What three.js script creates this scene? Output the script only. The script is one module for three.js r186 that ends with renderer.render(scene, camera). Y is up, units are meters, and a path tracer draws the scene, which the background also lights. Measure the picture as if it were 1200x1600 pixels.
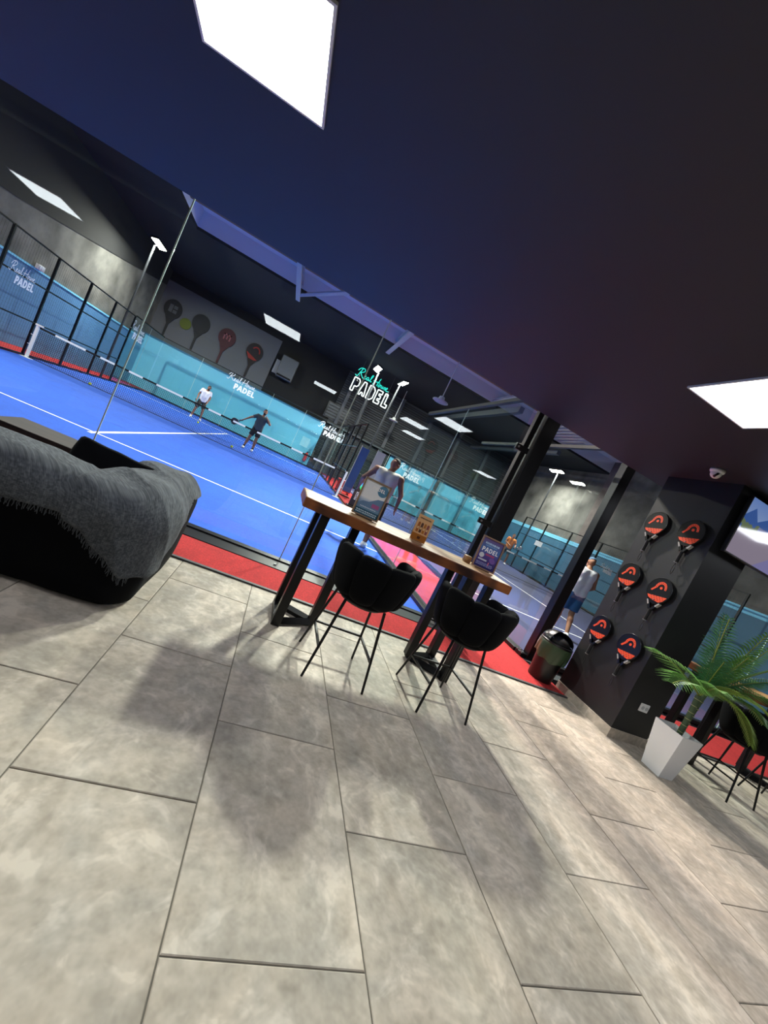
import * as THREE from 'three';
import { RoundedBoxGeometry } from 'three/addons/geometries/RoundedBoxGeometry.js';
import { mergeGeometries } from 'three/addons/utils/BufferGeometryUtils.js';
import { RectAreaLightUniformsLib } from 'three/addons/lights/RectAreaLightUniformsLib.js';

// ------------------------------------------------------------ camera, exposure
RectAreaLightUniformsLib.init();
const scene = new THREE.Scene();
scene.background = new THREE.Color(0x000000);
const renderer = new THREE.WebGLRenderer({ antialias: true });
renderer.toneMapping = THREE.LinearToneMapping;
renderer.toneMappingExposure = 1.0;
renderer.shadowMap.enabled = true;
renderer.shadowMap.type = THREE.PCFSoftShadowMap;

const camera = new THREE.PerspectiveCamera(2 * Math.atan(800 / 622.98) * 180 / Math.PI, 0.75, 0.05, 120);
{
  const yaw = 0.2875, pitch = -0.0722, roll = 0.4502;
  const f = new THREE.Vector3(Math.sin(yaw) * Math.cos(pitch), Math.sin(pitch), -Math.cos(yaw) * Math.cos(pitch));
  const r = new THREE.Vector3(Math.cos(yaw), 0, Math.sin(yaw));
  const u = new THREE.Vector3().crossVectors(r, f);
  const R = r.clone().multiplyScalar(Math.cos(roll)).addScaledVector(u, Math.sin(roll));
  const U = r.clone().multiplyScalar(-Math.sin(roll)).addScaledVector(u, Math.cos(roll));
  const m = new THREE.Matrix4().makeBasis(R, U, f.clone().negate());
  camera.quaternion.setFromRotationMatrix(m);
  camera.position.set(0, 1.31, 0);
  camera.updateMatrixWorld(true);
}
// light levels: ceiling panels of the lounge, floodlights on the court poles
const PANEL_LIGHT = 5.6, PANEL_GLOW = 9;
const FLOOD_LIGHT = 1120, FLOOD_GLOW = 90;

// ------------------------------------------------------------ helpers
let seed = 20240611;
const rnd = () => { seed = (seed * 1664525 + 1013904223) >>> 0; return seed / 4294967296; };
const rr = (a, b) => a + (b - a) * rnd();
const V = (x, y, z) => new THREE.Vector3(x, y, z);
const used = {};
function numbered(n) { if (!(n in used)) { used[n] = 0; return n; } used[n]++; return n + '_' + String(used[n]).padStart(3, '0'); }
const clamp = (x, a, b) => Math.min(b, Math.max(a, x));
const lerp = (a, b, t) => a + (b - a) * t;

function mat(color, rough = 0.7, o = {}) { return new THREE.MeshPhysicalMaterial(Object.assign({ color, roughness: rough, metalness: 0 }, o)); }
function shadows(o) { o.castShadow = true; o.receiveShadow = true; return o; }
function part(name, geo, m, parent, label) {
  const o = shadows(new THREE.Mesh(geo, m)); o.name = name; parent.add(o);
  if (label) o.userData.label = label;
  return o;
}
function meta(o, label, category, group, kind) {
  if (label) o.userData.label = label;
  if (category) o.userData.category = category;
  if (group) o.userData.group = group;
  if (kind) o.userData.kind = kind;
  return o;
}
function thing(name, label, category, pos = [0, 0, 0], turn = 0, group) {
  const o = new THREE.Group(); o.name = numbered(name); scene.add(o);
  o.position.set(...pos); o.rotation.y = turn;
  return meta(o, label, category, group);
}
function single(name, geo, m, label, category, group) {
  const o = shadows(new THREE.Mesh(geo, m)); o.name = numbered(name); scene.add(o);
  return meta(o, label, category, group);
}
function struct(name, geo, m, label) {
  const o = shadows(new THREE.Mesh(geo, m)); o.name = name; scene.add(o);
  return meta(o, label, null, null, 'structure');
}
function structGroup(name, label) { const o = new THREE.Group(); o.name = name; scene.add(o); return meta(o, label, null, null, 'structure'); }
// a box given by its limits
function bx(x0, x1, y0, y1, z0, z1) {
  const g = new THREE.BoxGeometry(Math.abs(x1 - x0), Math.abs(y1 - y0), Math.abs(z1 - z0));
  g.translate((x0 + x1) / 2, (y0 + y1) / 2, (z0 + z1) / 2); return g;
}
function rbx(x0, x1, y0, y1, z0, z1, r = 0.01, s = 2) {
  const g = new RoundedBoxGeometry(Math.abs(x1 - x0), Math.abs(y1 - y0), Math.abs(z1 - z0), s, r);
  g.translate((x0 + x1) / 2, (y0 + y1) / 2, (z0 + z1) / 2); return g;
}
// uv in metres for box-like geometry, from the face directions
function metric(g, s = 1, ox = 0, oy = 0) {
  const p = g.attributes.position, n = g.attributes.normal, uv = new Float32Array(p.count * 2);
  for (let i = 0; i < p.count; i++) {
    const ax = Math.abs(n.getX(i)), ay = Math.abs(n.getY(i)), az = Math.abs(n.getZ(i));
    let u, v;
    if (ay >= ax && ay >= az) { u = p.getX(i); v = p.getZ(i); } else if (ax >= az) { u = p.getZ(i); v = p.getY(i); } else { u = p.getX(i); v = p.getY(i); }
    uv[2 * i] = u * s + ox; uv[2 * i + 1] = v * s + oy;
  }
  g.setAttribute('uv', new THREE.BufferAttribute(uv, 2)); return g;
}
// a square bar from a to b
function bar(a, b, w, d = w) {
  const A = a.isVector3 ? a : V(...a), B = b.isVector3 ? b : V(...b), L = A.distanceTo(B);
  const g = new THREE.BoxGeometry(w, L, d);
  const q = new THREE.Quaternion().setFromUnitVectors(V(0, 1, 0), B.clone().sub(A).normalize());
  g.applyQuaternion(q); g.translate((A.x + B.x) / 2, (A.y + B.y) / 2, (A.z + B.z) / 2); return g;
}
function rod(a, b, r0, r1 = r0, n = 10) {
  const A = a.isVector3 ? a : V(...a), B = b.isVector3 ? b : V(...b), L = A.distanceTo(B);
  const g = new THREE.CylinderGeometry(r1, r0, L, n);
  const q = new THREE.Quaternion().setFromUnitVectors(V(0, 1, 0), B.clone().sub(A).normalize());
  g.applyQuaternion(q); g.translate((A.x + B.x) / 2, (A.y + B.y) / 2, (A.z + B.z) / 2); return g;
}
function tube(pts, r, seg = 24, n = 6, closed = false) {
  return new THREE.TubeGeometry(new THREE.CatmullRomCurve3(pts.map(p => p.isVector3 ? p : V(...p)), closed), seg, r, n, closed);
}
function merge(gs) { return mergeGeometries(gs.map(g => { const h = g.index ? g.toNonIndexed() : g.clone(); for (const k of Object.keys(h.attributes)) if (!['position', 'normal', 'uv'].includes(k)) h.deleteAttribute(k); return h; })); }

// --- periodic value noise
const PERM = new Uint8Array(512); { const a = [...Array(256).keys()]; for (let i = 255; i > 0; i--) { const j = Math.floor(rnd() * (i + 1)); [a[i], a[j]] = [a[j], a[i]]; } for (let i = 0; i < 512; i++) PERM[i] = a[i & 255]; }
function vnoise(x, y, per) {
  const xi = Math.floor(x), yi = Math.floor(y), fx = x - xi, fy = y - yi, u = fx * fx * (3 - 2 * fx), v = fy * fy * (3 - 2 * fy);
  const w = (i) => ((i % per) + per) % per, h = (i, j) => PERM[PERM[w(i) & 255] + (w(j) & 255)] / 255;
  return lerp(lerp(h(xi, yi), h(xi + 1, yi), u), lerp(h(xi, yi + 1), h(xi + 1, yi + 1), u), v);
}
function fbm(x, y, per, oct) { let s = 0, a = 0.5, t = 0; for (let i = 0; i < oct; i++) { s += a * vnoise(x, y, per); t += a; x *= 2; y *= 2; per *= 2; a *= 0.55; } return s / t; }
function dataTex(n, fn, srgb = true, m = n) {
  const d = new Uint8Array(n * m * 4);
  for (let j = 0; j < m; j++) for (let i = 0; i < n; i++) { const c = fn(i / n, j / m), k = 4 * (j * n + i); d[k] = clamp(c[0], 0, 255); d[k + 1] = clamp(c[1], 0, 255); d[k + 2] = clamp(c[2], 0, 255); d[k + 3] = 255; }
  const t = new THREE.DataTexture(d, n, m); t.wrapS = t.wrapT = THREE.RepeatWrapping; t.magFilter = THREE.LinearFilter; t.minFilter = THREE.LinearMipmapLinearFilter; t.generateMipmaps = true;
  if (srgb) t.colorSpace = THREE.SRGBColorSpace; t.needsUpdate = true; return t;
}
function canvasTex(w, h, draw, srgb = true) {
  const c = document.createElement('canvas'); c.width = w; c.height = h; draw(c.getContext('2d'), w, h);
  const t = new THREE.CanvasTexture(c); if (srgb) t.colorSpace = THREE.SRGBColorSpace; t.magFilter = THREE.LinearFilter; return t;
}

// --- naive surface nets: meshes the zero level of a distance function
function nets(f, lo, hi, cell) {
  const nx = Math.ceil((hi[0] - lo[0]) / cell) + 1, ny = Math.ceil((hi[1] - lo[1]) / cell) + 1, nz = Math.ceil((hi[2] - lo[2]) / cell) + 1;
  const F = new Float32Array(nx * ny * nz), id = (i, j, k) => i + nx * (j + ny * k);
  for (let k = 0; k < nz; k++) for (let j = 0; j < ny; j++) for (let i = 0; i < nx; i++) F[id(i, j, k)] = f(lo[0] + i * cell, lo[1] + j * cell, lo[2] + k * cell);
  const vid = new Int32Array(nx * ny * nz).fill(-1), pos = [], idx = [];
  for (let k = 0; k < nz - 1; k++) for (let j = 0; j < ny - 1; j++) for (let i = 0; i < nx - 1; i++) {
    let c = 0, x = 0, y = 0, z = 0;
    const v = [F[id(i, j, k)], F[id(i + 1, j, k)], F[id(i, j + 1, k)], F[id(i + 1, j + 1, k)], F[id(i, j, k + 1)], F[id(i + 1, j, k + 1)], F[id(i, j + 1, k + 1)], F[id(i + 1, j + 1, k + 1)]];
    const E = (a, b) => { if ((v[a] < 0) !== (v[b] < 0)) { const t = v[a] / (v[a] - v[b]); c++; x += lerp(a & 1, b & 1, t); y += lerp((a >> 1) & 1, (b >> 1) & 1, t); z += lerp(a >> 2, b >> 2, t); } };
    E(0, 1); E(2, 3); E(4, 5); E(6, 7); E(0, 2); E(1, 3); E(4, 6); E(5, 7); E(0, 4); E(1, 5); E(2, 6); E(3, 7);
    if (c) { vid[id(i, j, k)] = pos.length / 3; pos.push(lo[0] + (i + x / c) * cell, lo[1] + (j + y / c) * cell, lo[2] + (k + z / c) * cell); }
  }
  const quad = (a, b, c, d, flip) => { if (a < 0 || b < 0 || c < 0 || d < 0) return; flip ? idx.push(a, c, b, a, d, c) : idx.push(a, b, c, a, c, d); };
  for (let k = 1; k < nz - 1; k++) for (let j = 1; j < ny - 1; j++) for (let i = 1; i < nx - 1; i++) {
    const s = F[id(i, j, k)] < 0;
    if (s !== F[id(i + 1, j, k)] < 0) quad(vid[id(i, j - 1, k - 1)], vid[id(i, j, k - 1)], vid[id(i, j, k)], vid[id(i, j - 1, k)], !s);
    if (s !== F[id(i, j + 1, k)] < 0) quad(vid[id(i - 1, j, k - 1)], vid[id(i - 1, j, k)], vid[id(i, j, k)], vid[id(i, j, k - 1)], !s);
    if (s !== F[id(i, j, k + 1)] < 0) quad(vid[id(i - 1, j - 1, k)], vid[id(i, j - 1, k)], vid[id(i, j, k)], vid[id(i - 1, j, k)], !s);
  }
  const g = new THREE.BufferGeometry(); g.setAttribute('position', new THREE.Float32BufferAttribute(pos, 3)); g.setIndex(idx);
  g.computeVertexNormals();
  const uv = new Float32Array(pos.length / 3 * 2); for (let i = 0; i < pos.length / 3; i++) { uv[2 * i] = pos[3 * i] - pos[3 * i + 2]; uv[2 * i + 1] = pos[3 * i + 1] + pos[3 * i + 2] * 0.5; }
  g.setAttribute('uv', new THREE.BufferAttribute(uv, 2));
  return g;
}
const smin = (a, b, k) => { const h = clamp(0.5 + 0.5 * (b - a) / k, 0, 1); return lerp(b, a, h) - k * h * (1 - h); };
function sdCap(px, py, pz, a, b, ra, rb) {
  const bx_ = b[0] - a[0], by = b[1] - a[1], bz = b[2] - a[2], dx = px - a[0], dy = py - a[1], dz = pz - a[2];
  const t = clamp((dx * bx_ + dy * by + dz * bz) / (bx_ * bx_ + by * by + bz * bz + 1e-9), 0, 1);
  return Math.hypot(dx - bx_ * t, dy - by * t, dz - bz * t) - lerp(ra, rb, t);
}
function sdBox(px, py, pz, c, h, r) {
  const x = Math.abs(px - c[0]) - h[0] + r, y = Math.abs(py - c[1]) - h[1] + r, z = Math.abs(pz - c[2]) - h[2] + r;
  return Math.hypot(Math.max(x, 0), Math.max(y, 0), Math.max(z, 0)) + Math.min(Math.max(x, y, z), 0) - r;
}
function sdEll(px, py, pz, c, r) {
  const x = (px - c[0]) / r[0], y = (py - c[1]) / r[1], z = (pz - c[2]) / r[2], k0 = Math.hypot(x, y, z), k1 = Math.hypot(x / r[0], y / r[1], z / r[2]);
  return k0 * (k0 - 1) / Math.max(k1, 1e-6);
}

// ------------------------------------------------------------ materials
const stoneTex = dataTex(1024, (u, v) => {
  const wx = fbm(u * 5, v * 5, 5, 4), wy = fbm(u * 5 + 2.3, v * 5 + 7.1, 5, 4);
  const a = fbm(u * 4 + wx * 1.4, v * 4 + wy * 1.4, 4, 6), b = fbm(u * 14 + wy * 2, v * 14 + wx * 2, 14, 5), c = fbm(u * 60, v * 60, 60, 3), d = fbm(u * 9 + wx * 3, v * 9, 9, 5);
  const e = fbm(u * 30 + wx * 5, v * 30 + wy * 5, 30, 4), f = fbm(u * 110, v * 110, 110, 2);
  let t = 0.5 + (a - 0.5) * 0.42 + (b - 0.5) * 0.46 + (e - 0.5) * 0.5 + (c - 0.5) * 0.42 + (f - 0.5) * 0.25;
  const vein = Math.max(0, 1 - Math.abs(d - 0.52) * 16) * 0.2 * clamp((b - 0.4) * 4, 0, 1), fleck = clamp((e - 0.62) * 7, 0, 1) * 0.2;
  t = clamp(t + vein + fleck, 0, 1);
  const w = (b - 0.5) * 7;
  return [lerp(142, 208, t) + w, lerp(133, 197, t), lerp(120, 184, t) - w];
});
const stoneRough = dataTex(256, (u, v) => { const t = 130 + (fbm(u * 9, v * 9, 9, 5) - 0.5) * 130; return [t, t, t]; }, false);
const concreteTex = dataTex(512, (u, v) => { const t = 84 + (fbm(u * 5, v * 5, 5, 6) - 0.5) * 90; return [t, t * 0.985, t * 0.95]; });
const carpetTex = dataTex(256, (u, v) => { const t = (fbm(u * 90, v * 90, 90, 2) - 0.5) * 60 + (fbm(u * 7, v * 7, 7, 3) - 0.5) * 22; return [172 + t, 30 + t * 0.3, 33 + t * 0.3]; });
const turfTex = dataTex(256, (u, v) => { const t = (fbm(u * 80, v * 80, 80, 2) - 0.5) * 26 + (fbm(u * 6, v * 6, 6, 4) - 0.5) * 24; return [26 + t * 0.2, 84 + t * 0.5, 192 + t]; });
const woolTex = dataTex(512, (u, v) => { const t = (fbm(u * 120, v * 120, 120, 2) - 0.5) * 56 + (Math.sin(u * 512 * 1.2) + Math.sin(v * 512 * 1.2)) * 4 + (fbm(u * 9, v * 9, 9, 3) - 0.5) * 14; return [80 + t, 84 + t, 90 + t]; });
const woodTex = dataTex(512, (u, v) => {
  const w = fbm(u * 3, v * 6, 6, 4) * 1.3, g = Math.sin((v * 16 + w * 7 + Math.sin(u * 6.283) * 0.5) * 2.1), f = fbm(u * 6, v * 120, 120, 3) - 0.5, k = fbm(u * 2 + 5, v * 4, 4, 4);
  const t = clamp(0.5 + g * 0.22 + f * 0.5 + (k - 0.5) * 1.3, 0, 1);
  return [lerp(96, 205, t), lerp(60, 160, t), lerp(34, 104, t)];
});
const woodEdgeTex = dataTex(512, (u, v) => { const w = fbm(u * 3, v * 3, 3, 4), t = clamp(0.55 + Math.sin((u * 9 + v * 15 + w * 9) * 2.2) * 0.28 + (fbm(u * 30, v * 80, 80, 3) - 0.5) * 0.4 + (fbm(u * 4 + 3, v * 4, 4, 3) - 0.5) * 1.2, 0, 1); return [lerp(70, 214, t), lerp(42, 160, t), lerp(26, 104, t)]; });
const darkWoodTex = dataTex(256, (u, v) => { const t = fbm(u * 3, v * 60, 60, 4); return [lerp(26, 60, t), lerp(18, 42, t), lerp(18, 38, t)]; });
const M = {
  stone: mat(0xffffff, 0.62, { map: stoneTex, bumpMap: stoneRough, bumpScale: 0.0006, specularIntensity: 0.6 }),
  grout: mat(0x6f6a61, 0.95),
  skirting: mat(0xffffff, 0.6, { map: stoneTex }),
  ceiling: mat(0x28292f, 0.6),
  blackWall: mat(0x17181c, 0.5),
  darkWall: mat(0x26272b, 0.8),
  concrete: mat(0xffffff, 0.9, { map: concreteTex }),
  paleWall: mat(0x505358, 0.85),
  hallBlack: mat(0x0b0c0f, 0.9),
  whiteRoof: mat(0xd8dade, 0.85),
  cyan: mat(0x72bfe0, 0.55),
  cyanTrim: mat(0x2a6a92, 0.5),
  blueWall: mat(0x4a76a0, 0.6),
  carpet: mat(0xffffff, 0.95, { map: carpetTex, bumpMap: carpetTex, bumpScale: 0.002 }),
  carpetEdge: mat(0x4a4a4c, 0.6),
  turf: mat(0xffffff, 0.9, { map: turfTex }),
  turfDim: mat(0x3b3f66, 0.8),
  lineWhite: mat(0xf2f2f2, 0.8),
  concreteFloor: mat(0x4a4b4e, 0.8),
  steel: mat(0x0e0f12, 0.38, { metalness: 0.3 }),
  steelGloss: mat(0x101116, 0.42, { metalness: 0.3 }),
  steelGrey: mat(0x8f9296, 0.45, { metalness: 0.6 }),
  poleDark: mat(0x3a3d42, 0.45, { metalness: 0.4 }),
  galv: mat(0xaeb1b5, 0.5),
  glass: new THREE.MeshPhysicalMaterial({ color: 0xf4fbfa, roughness: 0.0, metalness: 0, transmission: 1, thickness: 0, ior: 1.5, specularIntensity: 0.75 }),
  glassEdge: mat(0xbcd0c8, 0.3),
  wood: mat(0xffffff, 0.42, { map: woodTex }),
  woodEdge: mat(0xb98f6c, 0.55, { map: woodEdgeTex }),
  darkWood: mat(0xffffff, 0.65, { map: darkWoodTex }),
  beamWood: mat(0x8b6a4c, 0.8),
  velvet: mat(0x06070b, 0.95, { specularIntensity: 0.35, sheen: 0.1, sheenRoughness: 0.4, sheenColor: new THREE.Color(0x5a606a) }),
  sofa: mat(0x05060a, 0.95, { specularIntensity: 0.3, sheen: 0.06, sheenColor: new THREE.Color(0x404650) }),
  wool: mat(0xffffff, 1.0, { map: woolTex, bumpMap: woolTex, bumpScale: 0.0012 }),
  plasticBlack: mat(0x0d0d0f, 0.35),
  bag: mat(0x4f6a4a, 0.35, { transmission: 0.5, thickness: 0, side: THREE.DoubleSide }),
  planter: mat(0xfbfcff, 0.35),
  soil: mat(0x2a2118, 1),
  leaf: mat(0x5c8f3c, 0.45, { transmission: 0.12, thickness: 0, side: THREE.DoubleSide }),
  leafB: mat(0x3f7a50, 0.45, { transmission: 0.12, thickness: 0, side: THREE.DoubleSide }),
  leafC: mat(0x86a53c, 0.5, { transmission: 0.12, thickness: 0, side: THREE.DoubleSide }),
  stalk: mat(0x7d8a3c, 0.6),
  trunk: mat(0x4b5f45, 0.7),
  ring: mat(0xb9b888, 0.7),
  white: mat(0xe8e9ea, 0.45),
  lens: mat(0x101114, 0.12),
  orange: mat(0xff5526, 0.5),
  racketBlack: mat(0x101012, 0.28),
  grip: mat(0x15151a, 0.8),
  skin: mat(0x9a6a50, 0.6),
  skinDark: mat(0x7d5240, 0.6),
  hair: mat(0x17120f, 0.8),
  whiteCloth: mat(0xdcdbe2, 0.9),
  greyCloth: mat(0x3f4a50, 0.9),
  tankCloth: mat(0xb9b4ac, 0.9),
  blackCloth: mat(0x15161a, 0.9),
  khaki: mat(0x3a3a36, 0.9),
  blueCloth: mat(0x2e5a86, 0.9),
  orangeCloth: mat(0xd07a30, 0.9),
  shoe: mat(0xeeeeee, 0.6),
  ball: mat(0xd6e04a, 0.9),
  cord: mat(0x1a1d24, 0.8),
  red: mat(0xd8352c, 0.6),
};
const glow = (c, k) => new THREE.MeshStandardMaterial({ color: 0x000000, emissive: c, emissiveIntensity: k, roughness: 0.6 });
console.log('materials done');

// ------------------------------------------------------------ dimensions of the place
const ZG = -4.355;          // glass front between lounge and courts
const CEIL = 2.735, CEDGE = -4.03;
const CL = -7.75, CR = 2.45; // near court, side glass
const DL = 3.87, DR = 13.9;  // second court
const NET = -14.24, FAR = -24.3, WALLF = -26, WALLL = -9.2, WALLR = 15.2;
const ROOF = 6.6;

// ------------------------------------------------------------ lounge shell
{
  const fl = structGroup('floor', 'large beige stone-look floor tiles in a half-bond pattern with thin grey joints');
  part('grout_bed', bx(-9.2, 9, -0.12, -0.004, -3.44, 4), M.grout, fl);
  const TX = 0.584, TZ = 0.86, gap = 0.005;
  for (let i = -14; i < 16; i++) for (let j = -5; j < 5; j++) {
    const x0 = 0.232 + TX * i, even = ((i % 2) + 2) % 2 === 0;
    let z1 = (even ? -0.873 : -1.304) + TZ * (j + 1), z0 = z1 - TZ;
    if (z0 >= 3.9 || z1 <= -3.42 || x0 + TX < -9.1 || x0 > 8.9) continue;
    const cut = z0 < -3.43; if (cut) z0 = -3.43 - gap / 2;
    if (z1 - z0 < 0.02) continue;
    const w = TX - gap, d = z1 - z0 - gap;
    // a slab with a small chamfer round the top
    const c = 0.003, h = 0.012, pos = [], idx = [];
    const ringAt = (y, s) => [[-w / 2 + s, y, -d / 2 + s], [w / 2 - s, y, -d / 2 + s], [w / 2 - s, y, d / 2 - s], [-w / 2 + s, y, d / 2 - s]];
    const rings = [ringAt(-h, 0), ringAt(-c * 0.6, 0), ringAt(0, c)];
    for (let k = 0; k < 2; k++) for (let e = 0; e < 4; e++) { const f = (e + 1) % 4, n = pos.length / 3; for (const q of [rings[k][e], rings[k][f], rings[k + 1][f], rings[k + 1][e]]) pos.push(...q); idx.push(n, n + 2, n + 1, n, n + 3, n + 2); }
    { const n = pos.length / 3; for (const q of rings[2]) pos.push(...q); idx.push(n, n + 2, n + 1, n, n + 3, n + 2); }
    const g = new THREE.BufferGeometry(); g.setAttribute('position', new THREE.Float32BufferAttribute(pos, 3)); g.setIndex(idx);
    const gg = g.toNonIndexed(); gg.computeVertexNormals(); metric(gg, 1 / 1.9, rnd(), rnd());
    const t = part('tile', gg, M.stone, fl); t.position.set(x0 + TX / 2, rr(-0.0006, 0.0006), (z0 + z1) / 2);
  }
  struct('ceiling', bx(-9.2, 9, CEIL, CEIL + 0.22, CEDGE, 4), M.ceiling, 'matt black lounge ceiling above the glass front');
  struct('wall_back', bx(-9.2, 9, 0, CEIL, 4, 4.2), M.darkWall, 'dark lounge wall behind the viewer');
  struct('wall_left', bx(-9.4, -9.2, 0, CEIL, CEDGE, 4.2), M.darkWall, 'dark lounge side wall beyond the sofa');
  struct('wall_right', bx(9, 9.2, 0, CEIL, CEDGE, 4.2), M.darkWall, 'dark lounge side wall beyond the second table');
  struct('wall_upper', bx(-9.4, 15.4, CEIL + 0.1, 8.2, CEDGE - 0.0, CEDGE + 0.2), M.hallBlack, 'black hall wall standing over the edge of the lounge ceiling');
  struct('wall_pier', bx(3.9, 4.42, 0, CEIL, -3.64, -2.855), M.blackWall, 'black painted pier carrying rackets and television');
  struct('baseboard_left', metric(bx(3.888, 3.9, 0.0, 0.095, -3.64, -2.843), 0.4), M.skirting, 'stone skirting along the racket side of the black pier');
  struct('baseboard_front', metric(bx(3.9, 4.42, 0.0, 0.095, -2.855, -2.843), 0.4), M.skirting, 'stone skirting along the front of the black pier');
}
// lounge ceiling panels: square LED panels flush with the ceiling
function ceilingPanel(x, z, label) {
  const o = thing('ceiling_light_panel', label, 'ceiling light', [x, CEIL, z], 0, 'square light panels in the lounge ceiling');
  const s = 0.297;
  part('frame', merge([bx(-s, s, -0.012, 0, -s, -s + 0.012), bx(-s, s, -0.012, 0, s - 0.012, s), bx(-s, -s + 0.012, -0.012, 0, -s + 0.012, s - 0.012), bx(s - 0.012, s, -0.012, 0, -s + 0.012, s - 0.012)]), M.white, o);
  part('diffuser', bx(-s + 0.012, s - 0.012, -0.008, 0, -s + 0.012, s - 0.012), glow(0xf3f8ff, PANEL_GLOW), o);
  const L = new THREE.RectAreaLight(0xfafbff, PANEL_LIGHT, 0.57, 0.57); L.position.set(0, -0.014, 0); o.add(L); L.rotation.x = -Math.PI / 2; L.name = 'panel_light';
}
ceilingPanel(-0.75, -1.99, 'square white light panel in the black ceiling, above the sofa end');
ceilingPanel(2.455, -1.92, 'square white light panel in the black ceiling, nearest the camera dome');
ceilingPanel(-3.98, -2.0, 'square white light panel in the ceiling, mirrored far left in the glass');
ceilingPanel(5.7, -1.95, 'square white light panel in the ceiling over the far bar table');
ceilingPanel(2.3, -0.04, 'square white light panel in the ceiling behind the one near the camera dome');
ceilingPanel(0.29, 1.6, 'square white light panel in the ceiling behind the viewer, left of the row');
ceilingPanel(2.87, 1.7, 'square white light panel in the ceiling behind the viewer, middle of the row');
ceilingPanel(5.4, 1.95, 'square white light panel in the ceiling behind the viewer, right of the row');
{
  // CCTV dome
  const o = thing('security_camera', 'white dome security camera hanging from the black ceiling', 'camera', [3.58, CEIL, -2.9]);
  part('base', new THREE.LatheGeometry([[0, 0], [0.062, 0], [0.06, -0.02], [0.05, -0.035], [0, -0.035]].map(p => new THREE.Vector2(...p)), 24), M.white, o);
  const eye = part('eyeball', new THREE.SphereGeometry(0.045, 20, 14), M.white, o); eye.position.set(0, -0.042, 0);
  const l = part('lens', new THREE.CylinderGeometry(0.024, 0.027, 0.02, 20), M.lens, eye, 'dark round camera lens'); l.rotation.z = 1.0; l.rotation.y = -0.75; l.position.set(-0.025, -0.02, 0.026);
}

// ------------------------------------------------------------ carpets
function carpet(name, x0, x1, z0, z1, label, edge, y = 0.012) {
  const o = structGroup(name, label);
  part('pile', metric(bx(x0, x1, y - 0.03, y, z0, z1), 1.2), M.carpet, o);
  if (edge) part('edge_strip', bx(x0, x1 + 0.03, -0.004, y + 0.003, z1, z1 + 0.035), M.carpetEdge, o);
  return o;
}
carpet('floor_carpet_front', -9.2, 3.9, CEDGE, -3.455, 'red carpet runner along the foot of the glass front', true);
carpet('floor_carpet_right', 4.42, 9, CEDGE, -3.16, 'red carpet runner under the far bar table', true, 0.013);
carpet('floor_carpet_aisle', CR + 0.16, DL - 0.04, WALLF, CEDGE, 'red carpet of the aisle between the two courts', false, -0.002);
carpet('floor_carpet_side', WALLL, CL - 0.12, WALLF, CEDGE, 'red carpet strip behind the left side of the near court', false, -0.002);

// ------------------------------------------------------------ hall shell
struct('floor_hall', bx(WALLL, WALLR, -0.3, -0.05, WALLF - 0.2, CEDGE), M.concreteFloor, 'grey concrete floor of the sports hall');
{
  const g = structGroup('floor_court_near', 'bright blue padel turf with white lines behind the glass');
  part('turf', metric(bx(CL + 0.0, CR - 0.03, -0.05, 0, FAR, ZG - 0.06), 1 / 1.5), M.turf, g);
  const L = (x0, x1, z0, z1) => part('line', bx(x0, x1, 0, 0.004, z0, z1), M.lineWhite, g);
  const cx = -2.71;
  L(CL + 0.05, CR - 0.05, NET + 6.93, NET + 6.98); L(CL + 0.05, CR - 0.05, NET - 6.98, NET - 6.93); L(cx - 0.03, cx + 0.03, NET - 6.93, NET + 7.13);
  const h = structGroup('floor_court_right', 'dim violet blue padel turf with white lines of the second court');
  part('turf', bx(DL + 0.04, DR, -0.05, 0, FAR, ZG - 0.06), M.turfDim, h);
  const K = (x0, x1, z0, z1) => part('line', bx(x0, x1, 0, 0.004, z0, z1), M.lineWhite, h);
  K(DL + 0.05, DR - 0.05, NET + 6.93, NET + 6.98); K(DL + 0.05, DR - 0.05, NET - 6.98, NET - 6.93); K(8.83, 8.89, NET - 6.93, NET + 7.13);
}
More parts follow.
